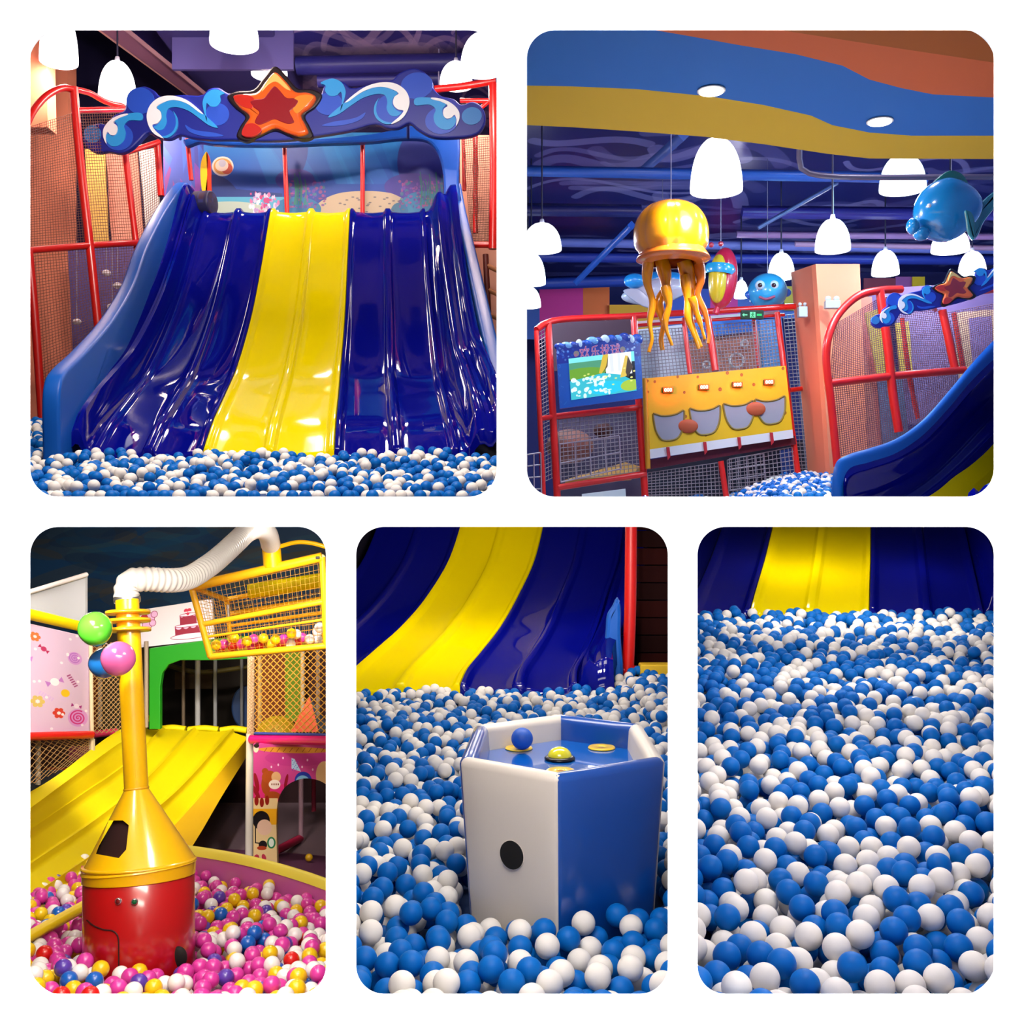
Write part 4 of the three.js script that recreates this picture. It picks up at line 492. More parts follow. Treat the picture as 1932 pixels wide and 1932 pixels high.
  for (const [u, v, r] of [[1390, 680, 13], [1333, 688, 6], [1405, 648, 6]]) { const g = new THREE.TorusGeometry(S(r, 16), S(2, 16), 8, 28); const c = P(u, v, 16); g.translate(c.x, c.y, c.z); single('climbing_ring', g, mat(0xd8d0cc), ['large pale ring', 'small pale ring beside the thick red tube', 'small pale ring under the blue wavy panel'][r > 10 ? 0 : u < 1350 ? 1 : 2] + ' on the brown panel', 'ring'); }
  // screen
  { const q = [P(1049, 651, 14.15), P(1208, 637, 14.55), P(1213, 751, 14.5), P(1056, 771, 14.1)], t = thing('game_screen', 'blue bubble edged game screen on the red frame', 'screen', P(1130, 771, 14.3));
    const strokes = { 0: [[[1, 3], [5, 3], [1, 9]], [[1, 4], [5, 9]], [[7, 1], [6, 4]], [[6.5, 3], [10, 3], [9.3, 4.5]], [[8, 4], [8, 5.5], [5.8, 9.5]], [[8, 5.5], [10.2, 9.5]]], 1: [[[8, 1], [3, 2], [2.5, 5], [9.5, 5]], [[6, 3], [6, 9.5], [5, 9]], [[3.5, 6.5], [2, 8.5]], [[8, 6.5], [9.7, 8.5]]], 2: [[[1, 3], [4.5, 3]], [[2.8, 1], [2.8, 9.3], [2, 8.8]], [[1, 6.3], [4.5, 5.2]], [[6, 1.2], [6, 3], [5, 4.3]], [[6, 1.2], [8.5, 1.2], [8.5, 3.5], [9.8, 3.5]], [[5.3, 5], [9, 5], [5, 9.5]], [[6, 6], [10, 9.5]]], 3: [[[0.8, 2], [4.2, 2]], [[1, 5], [4, 5]], [[0.6, 8.5], [4.4, 8]], [[2.5, 2], [2.5, 8.3]], [[5, 2.8], [10, 2.8]], [[7.5, 1], [7.5, 9.5], [6.7, 9]], [[5.5, 4.5], [6.3, 5.5]], [[5, 8.5], [7, 6.5]], [[9.5, 4.2], [8, 5.5]], [[7.8, 5], [10, 9]], [[8.7, 1.2], [9.5, 2]]] };
    const art = (g, w, h) => { const R = rng(12); g.fillStyle = '#0c57b4'; g.fillRect(0, 0, w, h); g.fillStyle = '#0f2f92'; g.fillRect(0, 0, w, h * 0.3); g.strokeStyle = '#6fa8e0'; g.lineWidth = 3; for (let i = 0; i < 18; i++) { const x = i % 2 ? R() * 70 : w - R() * 70, y = h * 0.3 + R() * h * 0.68; g.globalAlpha = 0.6; g.beginPath(); g.moveTo(x, y); g.lineTo(x + (R() - 0.5) * 90, y + (R() - 0.5) * 90); g.stroke(); } for (let i = 0; i < 60; i++) { g.globalAlpha = 0.4 + 0.5 * R(); g.fillStyle = ['#3f86d8', '#8cc0ee', '#cfe4f8', '#1f5fc0'][i % 4]; const s = i % 2 ? R() * 0.2 : 0.8 + R() * 0.2; g.beginPath(); g.arc(s * w, R() * h * 0.26, 3 + R() * 9, 0, 7); g.fill(); } g.globalAlpha = 1;
      for (const x of [0.23, 0.78]) { g.fillStyle = '#8a8478'; g.beginPath(); g.arc(w * x, h * 0.165, 24, 0, 7); g.fill(); g.fillStyle = '#b06a80'; g.beginPath(); g.arc(w * x - 6, h * 0.19, 13, 0, 7); g.fill(); }
      for (const [c, lw] of [['#f0b8d0', 11], ['#9a1450', 5]]) { g.strokeStyle = c; g.lineWidth = lw; g.lineCap = 'round'; g.lineJoin = 'round'; for (let k = 0; k < 4; k++) for (const s of strokes[k]) { g.beginPath(); s.forEach(([x, y], i) => { const X = w * 0.265 + k * w * 0.122 + x * w * 0.0112, Y = h * 0.045 + y * h * 0.0215; i ? g.lineTo(X, Y) : g.moveTo(X, Y); }); g.stroke(); } } };
    part(t, 'surround', slab(q, 0.07), printed(720, 520, art, { roughness: 0.35 })); const R = rng(6);
    for (let i = 0; i < 13; i++) { const s = 0.04 + 0.92 * i / 12, hump = s > 0.42 && s < 0.85 ? 0.05 : 0, c = quadAt(q, s, -0.0 - hump * 0.8); const g = ball(V(c.x, c.y - 0.02, c.z - 0.03), 0.05 + 0.04 * R(), 0.05 + 0.03 * R(), 0.035, 16, 12); part(t, 'bubble', g, gloss([0x1a4fb0, 0x6aa8e0, 0x1b3f9a, 0xb8d4ee][i % 4])); }
    const view = (g, w, h) => { const R = rng(44), bl = (x, y, rx, ry, c, a = 1) => { g.globalAlpha = a; g.fillStyle = c; g.beginPath(); g.ellipse(x * w, y * h, rx * w, ry * h, 0, 0, 7); g.fill(); g.globalAlpha = 1; }; g.fillStyle = '#7fe8f0'; g.fillRect(0, 0, w, h * 0.25); g.fillStyle = '#4f9a78'; g.fillRect(0, h * 0.12, w * 0.5, h * 0.3); bl(0.2, 0.4, 0.35, 0.14, '#6aa32e'); g.fillStyle = '#f4f6fa'; g.fillRect(w * 0.55, 0, w * 0.4, h * 0.55); g.fillStyle = '#dfe6f0'; g.fillRect(w * 0.62, 0, w * 0.05, h * 0.45); g.fillRect(w * 0.74, 0, w * 0.04, h * 0.45); g.fillStyle = '#38bcd0'; g.beginPath(); g.moveTo(0, h * 0.55); g.lineTo(w * 0.5, h * 0.45); g.lineTo(w * 0.78, h * 0.55); g.lineTo(w, h * 0.78); g.lineTo(w, h); g.lineTo(0, h); g.fill(); g.fillStyle = '#20c8ee'; bl(0.55, 0.82, 0.28, 0.16, '#20c8ee'); g.fillStyle = '#d8b83a'; g.beginPath(); g.moveTo(w * 0.52, 0); g.lineTo(w * 0.6, 0); g.lineTo(w * 0.56, h * 0.3); g.lineTo(w * 0.48, h * 0.46); g.lineTo(w * 0.44, h * 0.44); g.fill(); g.fillStyle = '#5a4a2a'; g.beginPath(); g.moveTo(w * 0.6, 0.02 * h); g.lineTo(w * 0.58, h * 0.3); g.lineTo(w * 0.5, h * 0.46); g.lineTo(w * 0.56, h * 0.28); g.fill(); g.fillStyle = '#e0c050'; g.beginPath(); g.moveTo(w * 0.86, h * 0.08); g.lineTo(w * 0.9, h * 0.1); g.lineTo(w * 0.86, h * 0.6); g.lineTo(w * 0.76, h * 0.62); g.fill(); g.fillStyle = '#4a3a2c'; g.beginPath(); g.moveTo(w * 0.9, h * 0.1); g.lineTo(w * 0.97, h * 0.4); g.lineTo(w * 0.88, h * 0.64); g.lineTo(w * 0.85, h * 0.5); g.fill(); bl(0.92, 0.84, 0.16, 0.14, '#a8c83a'); for (let i = 0; i < 46; i++) bl(R() * 0.6, 0.5 + R() * 0.45, 0.012 + R() * 0.03, 0.015 + R() * 0.05, '#f2ffff', 0.85); for (let i = 0; i < 12; i++) bl(R(), 0.3 + R() * 0.6, 0.02, 0.02, '#f4f08a', 0.8); };
    const inner = [[0.135, 0.235], [0.915, 0.215], [0.925, 0.865], [0.14, 0.89]].map(([s, k]) => quadAt(q, s, k).add(V(0, 0, 0.012))); part(t, 'screen_display', slab(inner, 0.02), new THREE.MeshStandardMaterial({ color: 0x202020, emissive: 0xffffff, emissiveIntensity: 1.15, emissiveMap: canvasTex(512, 320, view), roughness: 0.2, side: THREE.DoubleSide })); }
  // yellow throwing board with four ball openings and score displays
  { const q = [P(1216, 714, 14.7), P(1482, 690, 15.1), P(1497, 826, 15.05), P(1222, 866, 14.65)], t = thing('throwing_board', 'yellow ball throwing board with four grey openings and red score displays', 'game board', P(1360, 866, 14.9)), n = V(0, 0, 1);
    const on = (s, k, lift = 0) => quadAt(q, s, k).addScaledVector(n, lift);
    const spots = (g, w, h) => { const R = rng(17); g.fillStyle = '#d8ac12'; g.fillRect(0, 0, w, h); for (const [x, y, r] of [[0.02, 0.04, 9], [0.07, 0.06, 9], [0.23, 0.02, 9], [0.37, 0.05, 9], [0.58, 0.03, 12], [0.68, 0.08, 11], [0.98, 0.04, 11], [0.27, 0.26, 9], [0.52, 0.27, 13], [0.76, 0.25, 11], [0.27, 0.62, 10], [0.14, 0.93, 8], [0.4, 0.93, 11], [0.48, 0.84, 10], [0.6, 0.84, 13], [0.7, 0.8, 10], [0.85, 0.86, 12], [0.96, 0.75, 12], [0.02, 0.2, 8]]) { g.fillStyle = '#8e4a0c'; g.beginPath(); g.ellipse(x * w, y * h * 0.86, r, r * 1.05, 0, 0, 7); g.fill(); g.fillStyle = '#a8600f'; g.beginPath(); g.ellipse(x * w + 2, y * h * 0.86 + 2, r * 0.6, r * 0.6, 0, 0, 7); g.fill(); } g.fillStyle = '#d2d4d8'; g.fillRect(0, h * 0.885, w, h * 0.115); };
    part(t, 'board', slab(q, 0.06), printed(1024, 520, spots, { roughness: 0.4 })); part(t, 'board_edge', tube([on(0, 0), on(0, 1.12)], 0.035, 6), mat(0xc88a10));
    const sup = [0.155, 0.405, 0.64, 0.865], mouth = [[-1, 0.02], [-0.97, 0.0], [-0.5, 0.1], [0, 0.13], [0.5, 0.1], [0.97, 0.0], [1, 0.02], [0.97, 0.3], [0.84, 0.65], [0.5, 0.94], [0, 1.0], [-0.5, 0.94], [-0.84, 0.65], [-0.97, 0.3]];
    sup.forEach((s, i) => { const w = 0.106, k0 = 0.45 - i * 0.012, kh = 0.36; const ring = mouth.map(([a, b]) => { const p = on(s + a * w, k0 + b * kh, 0.004); return p; }); const pts = new THREE.CatmullRomCurve3(ring, true, 'centripetal').getPoints(50); const c = pts.reduce((a, p) => a.add(p), V(0, 0, 0)).multiplyScalar(1 / pts.length); const disk = grid(pts.length - 1, 3, (a, b) => { const p = pts[Math.round(a * (pts.length - 1))].clone().lerp(c, b); return p; }); part(t, 'ball_opening', disk, mat(0x8d8f9c, { roughness: 0.5 }), 'grey net lined ball opening'); part(t, 'opening_rim', new THREE.TubeGeometry(new THREE.CatmullRomCurve3(pts, true), 80, 0.014, 6, true), mat(0x7a6a20));
      const a = on(s, 0.175 + 0.01 * i, 0.03), disp = box(a.x, a.y, a.z, S(20, 14.9), S(9.5, 14.9), 0.05, 0.008); const dd = part(t, 'score_display', disp, mat(0x3a0a06)); const f = slab([[-9, -4], [9, -4.7], [9, 4], [-9, 4.7]].map(([x, y]) => V(a.x + S(x, 14.9), a.y - S(y, 14.9), a.z + 0.027)), 0.004); part(dd, 'digits_display', f, new THREE.MeshStandardMaterial({ color: 0x200000, emissive: 0xffffff, emissiveIntensity: 6, side: THREE.DoubleSide, emissiveMap: canvasTex(128, 64, (g, w, h) => { g.fillStyle = '#ff3a18'; g.fillRect(0, 0, w, h); g.fillStyle = '#ffe8dc'; g.font = 'bold 58px monospace'; g.textAlign = 'center'; g.textBaseline = 'middle'; g.fillText('000', w / 2, h / 2 + 2); }) }));
      const l = new THREE.PointLight(0xff5a30, 0.25, 0, 2); l.name = 'display_light'; l.position.copy(a).sub(t.position).add(V(0, 0, 0.1)); t.add(l);
      const e = on(s - 0.02, 0.93, 0.03); part(t, 'pull_tag', slab([[-3, -6], [3, -6], [5, 12], [0, 18]].map(([x, y]) => V(e.x + S(x, 14.9), e.y - S(y, 14.9), e.z)), 0.015), mat(0xa80f22), 'red hanging tag'); });
    for (const [s, k] of [[0.28, 0.66], [0.755, 0.545]]) { const c = on(s, k, 0.02); const g = ball(c, S(19, 14.9), S(13, 14.9), 0.03, 24, 14); part(t, 'bumper_pad', g, mat(0xa84a24, { roughness: 0.6 }), 'brown oval bumper pad'); }
  }
  // right: arched net frame, small wave sign, slide edge
  { const t = thing('net_arch', 'red arched net frame between the salmon pillar and the slide', 'climbing frame', P(1600, 880, 13.4)); const tb2 = (pts, r = 0.07) => part(t, 'tube', tubeI(pts, r * 0.66, 14), RED); tb2([[1580, 880, 13.2], [1568, 760, 13.2], [1559, 680, 13.2], [1562, 640, 13.2], [1580, 596, 13.3], [1620, 558, 13.4], [1660, 548, 13.5], [1700, 546, 13.7]], 0.075); tb2([[1660, 548, 13.5], [1676, 660, 13.5], [1684, 740, 13.5], [1696, 815, 13.5]], 0.085); tb2([[1562, 724, 13.2], [1680, 710, 13.5], [1820, 698, 13.9]], 0.075); tb2([[1778, 585, 13.9], [1792, 650, 13.9], [1804, 705, 13.9]], 0.08); tb2([[1702, 600, 14.2], [1714, 700, 14.2], [1732, 790, 14.2]], 0.05); tb2([[1664, 566, 13.6], [1700, 564, 13.8]], 0.06); tb2([[1800, 590, 14.4], [1818, 700, 14.4]], 0.05); tb2([[1670, 570, 13.6], [1905, 545, 14.4]], 0.05);
    const nm = mat(0x74485a, { roughness: 0.8 }); for (const [a, b, c, e, nu, nv] of [[[1575, 612, 13.25], [1664, 560, 13.55], [1680, 706, 13.55], [1566, 720, 13.25], 26, 36], [[1568, 730, 13.25], [1682, 716, 13.55], [1694, 830, 13.55], [1580, 862, 13.25], 28, 32], [[1668, 570, 13.58], [1780, 585, 13.95], [1800, 698, 13.95], [1684, 706, 13.58], 30, 30], [[1686, 716, 13.58], [1806, 704, 13.95], [1810, 760, 13.95], [1700, 830, 13.58], 30, 26], [[1786, 590, 13.95], [1890, 570, 14.3], [1890, 660, 14.3], [1806, 700, 13.95], 26, 26]]) part(t, 'netting', netting([P(...a), P(...b), P(...c), P(...e)], nu, nv, 0.0045), nm); }
  const bk2 = (q, c, l, d) => single('backing_panel', slab(imgQuad(q, d), 0.05), mat(c, { roughness: 0.75 }), l, 'panel');
  bk2([[1565, 560], [1645, 560], [1668, 900], [1590, 900]], 0xd07a68, 'salmon panel behind the arched net', 15.5); bk2([[1632, 590], [1668, 580], [1690, 700], [1655, 705]], 0xb89a3a, 'ochre arch panel behind the net', 15.2); bk2([[1655, 705], [1700, 700], [1720, 860], [1668, 870]], 0x4a5a78, 'slate panel low behind the arched net', 15.2); bk2([[1690, 590], [1800, 590], [1820, 800], [1710, 800]], 0x6a5a86, 'violet panel behind the middle net', 15.6); bk2([[1690, 610], [1715, 606], [1722, 700], [1700, 704]], 0xc0a040, 'ochre strip behind the small wave sign', 15.3); bk2([[1800, 590], [1915, 580], [1915, 720], [1812, 720]], 0xa88a70, 'tan panel behind the net next to the slide', 15.5); bk2([[1830, 600], [1870, 596], [1878, 690], [1838, 696]], 0x6a5a8a, 'violet arch print on the tan panel', 15.3); bk2([[1640, 545], [1915, 530], [1915, 600], [1645, 600]], 0x5a4a78, 'dark violet panel above the arched net', 16);
  { const a = -0.24, k = 0.47, map = (u, v) => { const x = (u - 517) * k, y = (v - 203) * k; return [1803 + x * Math.cos(a) - y * Math.sin(a), 543 + x * Math.sin(a) + y * Math.cos(a)]; }; const lim = (u, v) => { const p = map(u, v); return [Math.min(p[0], 1912), p[1]]; }; const s = waveSign('wave_sign', 'small tilted blue wave sign with orange starfish over the nets', lim, 12.9, true, 0.8); part(s, 'bracket', tubeI([[1760, 570, 13], [1764, 585, 13.9]], 0.03, 8), RED); }
  { // slide seen from its side
    const t = thing('wave_slide', 'blue padded slide edge with yellow lane beside the arched net', 'slide', P(1720, 940, 11.5));
    const top = [[1572, 950], [1571, 900], [1578, 872], [1600, 858], [1640, 846], [1690, 828], [1740, 793], [1790, 738], [1830, 690], [1875, 642], [1910, 612]], low = [[1592, 950], [1592, 905], [1602, 885], [1640, 872], [1690, 855], [1740, 822], [1790, 770], [1830, 722], [1875, 678], [1910, 650]];
    const dd = u => 10.6 + (u - 1570) / 340 * 2.2; const E = (list, s, off = 0) => new THREE.CatmullRomCurve3(list.map(([u, v]) => { const p = P(u, v, dd(u) + off); p.y = Math.max(p.y, CY + (off < -0.12 ? 0.06 : 0.02)); return p; }), false, 'centripetal');
    const cT = E(top, 0), cL = E(low, 0, -0.1); const th = 0.12;
    const strip = (f, g, n = 60) => grid(6, n, (s, k) => lerp3(f(k), g(k), s)); const bulge = (a, b, amt, dir) => grid(8, 70, (s, k) => lerp3(a(k), b(k), s).addScaledVector(dir, amt * Math.sin(Math.PI * s)));
    part(t, 'padding', merge([bulge(k => cT.getPoint(k), k => cL.getPoint(k), 0.03, V(0, 0.6, 0.8)), strip(k => cT.getPoint(k).add(V(0, -0.01, 0)), k => cT.getPoint(k).add(V(-0.02, -0.6, -0.15)))]), padding, 'bright blue padded edge');
    const inner = E([[1592, 952], [1594, 912], [1606, 896], [1640, 884], [1690, 866], [1740, 836], [1790, 786], [1830, 740], [1875, 694], [1910, 664]], 0, -0.15), foot = E([[1600, 975], [1640, 975], [1680, 972], [1710, 955], [1750, 930], [1790, 898], [1830, 862], [1860, 832], [1890, 800], [1915, 770]], 0, -0.1), yel = E([[1690, 975], [1715, 965], [1740, 948], [1770, 930], [1800, 905], [1830, 884], [1860, 858], [1880, 836], [1900, 812], [1915, 792]], 0, -0.15), end = E([[1800, 980], [1830, 975], [1850, 965], [1870, 955], [1885, 940], [1895, 925], [1905, 915], [1912, 905], [1916, 890], [1917, 880]], 0, -0.3);
    part(t, 'side_guard', merge([strip(k => cL.getPoint(k), k => inner.getPoint(k)), grid(14, 70, (s, k) => lerp3(inner.getPoint(k), foot.getPoint(k), s).add(V(0, -0.12 * Math.sin(Math.PI * s) + 0.03 * Math.sin(Math.PI * 6 * s), -0.2 * Math.sin(Math.PI * s))))]), navy);
    part(t, 'slide_lane', grid(12, 70, (s, k) => lerp3(foot.getPoint(k), yel.getPoint(k), s).add(V(0, 0.02 * Math.sin(Math.PI * 3 * s), 0))), navy); part(t, 'slide_lane', grid(16, 70, (s, k) => lerp3(yel.getPoint(k), end.getPoint(k), s).add(V(0, (s < 0.12 || s > 0.4 && s < 0.5) ? 0.03 : 0, 0))), sun, 'yellow lane');
    const surf = (x, z) => { const d = -z, u = x / d * F + C, w = Math.min(1, Math.max(0, (u - 1330) / 190)), k = 0.012 + 0.0245 * w * w * (3 - 2 * w); return CY + 15.4 * k - (15.4 - d) * 0.07; };
    heap({ seed: 41, name: 'the far pit', where: ' below the net frames of the arcade', d0: 9.4, d1: 15.4, u0: 1300, u1: 1606, surf, base: (x, z) => Math.max(CY + 0.03, surf(x, z) - 0.16), blocked: (x, z) => { const u = x / -z * F + C; return u > 1560 && -z > 14.3 || u > 1562 && -z < 11.6; }, colours: BW, bump: 0.03, tries: 30000 });
    struct('floor_far_pit', grid(12, 12, (s, k) => { const p = P(1296 + 312 * s, 0, 15.5 - 6.1 * k); return V(p.x, Math.max(CY + 0.02, surf(p.x, p.z) - 0.17), p.z); }), mat(0x1f4a96, { roughness: 0.9 }), 'base of the far ball pit'); }
  for (const [x, d] of [[1.0, 9.6], [3.0, 9.4], [5.0, 9.6], [2, 12], [4.4, 12.2], [6.2, 12]]) addedPanel(x, d, CY + (d < 10 ? 4.7 : 5.1), 0.35, 0.35, 88, 0xf2ecff, 'added unseen square lamp over the arcade corner', 'added lamps over the arcade corner');
}
// ================================================================== lower left: candy coloured pit with the red ball drum
{
  const warm = [{ share: 0.44, hex: 0xd83aa6, word: 'pink' }, { share: 0.20, hex: 0xf0c808, word: 'yellow' }, { share: 0.25, hex: 0xf0eef0, word: 'white' }, { share: 0.05, hex: 0x5a3cb0, word: 'purple' }, { share: 0.04, hex: 0x0a62c8, word: 'blue' }, { share: 0.03, hex: 0xd81410, word: 'red' }];
  const surf = (x, z) => CY - 1.25 - 0.167 * -z, DR = 5.0, dc = P(263, 1700, DR), DRr = S(101, DR);
  const lemon = mat(0xe6d000, { roughness: 0.55, specularIntensity: 0.5 }), amber = mat(0xf6c000, { roughness: 0.28, clearcoat: 0.8, clearcoatRoughness: 0.08 }), ochre = mat(0xeeb010, { roughness: 0.35, clearcoat: 0.5 });
  // --- drum with cone, pole and flexible hose; it stands square on the sloping pit, so it leans back a little
  const lean = 0.165, nA = V(-0.352 * Math.sin(lean), Math.cos(lean), -Math.sin(lean)).normalize(), fA = V(0, Math.sin(lean), Math.cos(lean)), B0 = V(dc.x, surf(0, -DR), -DR);
  const vOf = p => C + (CY - p.y) / -p.z * F, uOf = p => C + p.x / -p.z * F;
  const alongFor = (v, r) => { let a = -0.5, b = 3; for (let i = 0; i < 40; i++) { const m = (a + b) / 2; if (vOf(B0.clone().addScaledVector(nA, m).addScaledVector(fA, r)) > v) a = m; else b = m; } return a; };
  const axisAt = s => { const p = B0.clone().addScaledVector(nA, s); p.x -= S(7, DR) * Math.min(1, s / 0.9); return p; };
  const hit = (u, v, r) => { for (let d = 4.3; d < 5.6; d += 0.001) { const p = P(u, v, d), s = p.clone().sub(B0).dot(nA), q = B0.clone().addScaledVector(nA, s); if (p.distanceTo(q) <= r) return p; } return P(u, v, DR - r); };
  const dt = thing('ball_drum', 'red ball drum with yellow cone lid and tall yellow pipe', 'ball machine', B0.clone());
  const redM = mat(0xb40c10, { roughness: 0.3, clearcoat: 0.8, clearcoatRoughness: 0.12 }), sT = alongFor(1672, DRr), sB = alongFor(1645, DRr), sN = alongFor(1492, S(22, DR + 0.15)), rN = S(22, DR + 0.22), on = s => B0.clone().addScaledVector(nA, s);
  part(dt, 'drum', turned([[0.0001, 0], [DRr, 0], [DRr, 1], [0.0001, 1]], on(-0.18), on(sT), 64), redM);
  part(dt, 'lid_band', turned([[DRr, 0], [DRr * 1.02, 0.02], [DRr * 1.025, 0.9], [DRr * 1.045, 1], [DRr * 1.0, 1.02]], on(sT - 0.005), on(sB), 64), amber);
  const c0 = on(sB - 0.02), c1 = axisAt(sN);
  { // cone with its hatch cut out
    const outer = turned([[DRr * 1.045, 0], [DRr * 1.01, 0.05], [rN, 1], [rN - 0.012, 1], [DRr * 0.98, 0.04], [DRr * 1.0, 0], [DRr * 1.045, 0]], c0, c1, 72);
    const cut = new ConvexGeometry([4.72, 5.14].flatMap(d => [[205, 1548], [232, 1548], [243, 1557], [238, 1603], [224, 1619], [181, 1611]].map(([u, v]) => P(u, v, d)))); { const n = cut.attributes.position.count; cut.setAttribute('uv', new THREE.Float32BufferAttribute(new Float32Array(n * 2), 2)); }
    let geo = outer; try { const A = new Brush(plain(outer.clone())), B = new Brush(plain(cut.clone())); A.updateMatrixWorld(); B.updateMatrixWorld(); const ev = new Evaluator(); ev.attributes = ['position', 'normal', 'uv']; ev.useGroups = false; geo = ev.evaluate(A, B, SUBTRACTION).geometry; } catch (e) { console.log('csg ' + e.message); }
    part(dt, 'lid_rim', turned([[DRr * 0.5, 0], [DRr * 1.03, 0], [DRr * 1.035, 0.5], [DRr * 1.02, 1], [DRr * 0.5, 1]], on(sB - 0.012), on(sB + 0.006), 64), amber); part(dt, 'cone_lid', geo, amber); part(dt, 'dark_liner', turned([[0.0001, 0.02], [DRr * 0.93, 0.02], [rN * 0.8, 0.95]], on(sB).addScaledVector(nA, 0.01), axisAt(sN).add(V(0, -0.02, 0)), 48), mat(0x2a0606, { roughness: 0.9 }), 'dark maroon liner standing for the shaded inside behind the hatch');  // liner in a dark colour stands for the shade inside the lid
  }
  for (const [u, v, g] of [[224, 1700, 0], [254, 1701, 1]]) { const c = hit(u, v, DRr), n = c.clone().sub(B0.clone().addScaledVector(nA, c.clone().sub(B0).dot(nA))).normalize(); const k = part(dt, 'push_button', turned([[0.008, 0], [0.0155, 0], [0.0155, 0.7], [0.011, 1]], c, c.clone().addScaledVector(n, 0.012), 20), mat(0xc8c8cc, { metalness: 0.8, roughness: 0.25 })); part(k, 'button_face', turned([[0.0001, 0], [0.011, 0], [0.011, 1], [0.0001, 1]], c, c.clone().addScaledVector(n, 0.008), 20), mat(g ? 0x0a6a38 : 0x8a1014), g ? 'green button' : 'red button'); }
  part(dt, 'hatch_seam', tube([[164, 1736], [176, 1746], [196, 1754], [214, 1757], [222, 1766], [224, 1800], [224, 1830]].map(([u, v]) => hit(u, v, DRr + 0.001)), 0.0035, 6, 50), mat(0x300405)); { const a = hit(337, 1806, DRr); part(dt, 'outlet_shade', ball(a, 0.04, 0.05, 0.02, 24, 14), mat(0x0c0404, { roughness: 0.8 }), 'dark oval standing for the shade in the ball outlet'); }  // dark oval on the drum stands for the shaded outlet
  const sP = alongFor(1132, rN), pipeTop = P(240, 1132, DR + 0.165 * sP);
  { const a = c1, b = pipeTop; part(dt, 'pipe', tube([a, b], rN * 0.98, 28), amber); part(dt, 'weld', turned([[rN, 0], [rN * 1.06, 0.5], [rN, 1]], a, lerp3(a, b, 0.012), 28), ochre);
    for (const v of [1160, 1176, 1194]) { const t = (1494 - v) / (1494 - 1132), c = lerp3(a, b, t); part(dt, 'pipe_flange', turned([[rN * 0.9, 0], [S(40, DR + 0.28), 0], [S(40.5, DR + 0.28), 0.5], [S(40, DR + 0.28), 1], [rN * 0.9, 1]], c, c.clone().addScaledVector(nA, 0.018), 36), ochre); } }
  // hose
  { const path = [[240, 1138, DR + 0.33], [239, 1112, DR + 0.34], [246, 1097, DR + 0.35], [268, 1093, DR + 0.38], [320, 1095, DR + 0.5], [356, 1090, DR + 0.7], [390, 1070, DR + 0.9], [420, 1046, DR + 1.2], [446, 1022, DR + 1.45], [466, 1004, DR + 1.75], [486, 997, DR + 2.0], [504, 1006, DR + 2.3], [511, 1028, DR + 2.6]].map(a => P(...a));
    const cv = new THREE.CatmullRomCurve3(path, false, 'centripetal'), n = 640, fr = cv.computeFrenetFrames(n); const t = thing('flexible_hose', 'white ribbed flexible hose arching from the drum pipe to the basket', 'hose', path[0]);
    part(t, 'hose', grid(24, n, (s, k) => { const j = Math.round(k * n), p = cv.getPointAt(k), a = s * Math.PI * 2, r = 0.0605 * (1 + 0.09 * k) * (1 + 0.05 * Math.sin(k * Math.PI * 2 * 80)); return p.addScaledVector(fr.normals[j], Math.cos(a) * r).addScaledVector(fr.binormals[j], Math.sin(a) * r); }), mat(0xd4d2ce, { roughness: 0.35, clearcoat: 0.5 }));
    const a = P(240, 1136, DR + 0.33); part(t, 'hose_clamp', turned([[0.063, 0], [0.066, 0.5], [0.063, 1]], a, V(a.x, a.y + 0.03, a.z), 32), mat(0xb8bcc0, { metalness: 0.9, roughness: 0.25 })); }
  // --- basket
  { const d = 7.6, t = thing('ball_basket', 'yellow wire basket holding pink, yellow and white balls', 'basket', P(500, 1240, d)), dep = 0.55;
    const f = [[361, 1107], [608, 1051], [616, 1219], [397, 1239]].map(([u, v]) => P(Math.min(u, 625), v, d)), b = f.map(p => p.clone().add(V(0.03, 0.0, -dep * 1.6))); const bl = [P(428, 1131, d + 1.0), P(612, 1096, d + 1.0), P(612, 1205, d + 1.0), P(436, 1222, d + 1.0)];
    const bar = (a, c, r = 0.022) => part(t, 'frame_bar', tube([a, c], r, 8), ochre); for (let i = 0; i < 4; i++) { bar(f[i], f[(i + 1) % 4], i === 0 ? 0.035 : 0.024); bar(bl[i], bl[(i + 1) % 4], 0.02); bar(f[i], bl[i], 0.02); }
    const L = (k) => lerp3(f[0], f[3], k), Rr = k => lerp3(f[1], f[2], k); bar(L(0.54), Rr(0.5), 0.02); bar(L(0.72), Rr(0.7), 0.01); bar(lerp3(bl[0], bl[3], 0.3), lerp3(bl[1], bl[2], 0.3), 0.02); bar(lerp3(bl[0], bl[3], 0.55), lerp3(bl[1], bl[2], 0.55), 0.014);
    const wireM = mat(0xc8962a, { roughness: 0.5 }); part(t, 'wire_mesh', netting(f, 28, 15, 0.0014), wireM); part(t, 'wire_mesh', netting(bl, 26, 11, 0.0022), wireM); part(t, 'wire_mesh', netting([f[0], bl[0], bl[3], f[3]], 12, 18, 0.002), wireM); part(t, 'floor_plate', slab([f[3], f[2], bl[2], bl[3]], 0.01, V(0, -1, 0)), ochre);
    part(t, 'yellow_rail', tubeI([[470, 1116, d + 0.9], [612, 1094, d + 0.9]], 0.06, 12), lemon, 'lemon yellow padded rail'); part(t, 'hinge', box(...P(600, 1052, d - 0.02).toArray(), 0.03, 0.02, 0.04, 0.004), mat(0x222222)); part(t, 'hook', tubeI([[430, 1140, d + 0.6], [431, 1165, d + 0.6]], 0.012, 8), mat(0xd0d0d4, { metalness: 0.8, roughness: 0.3 }));
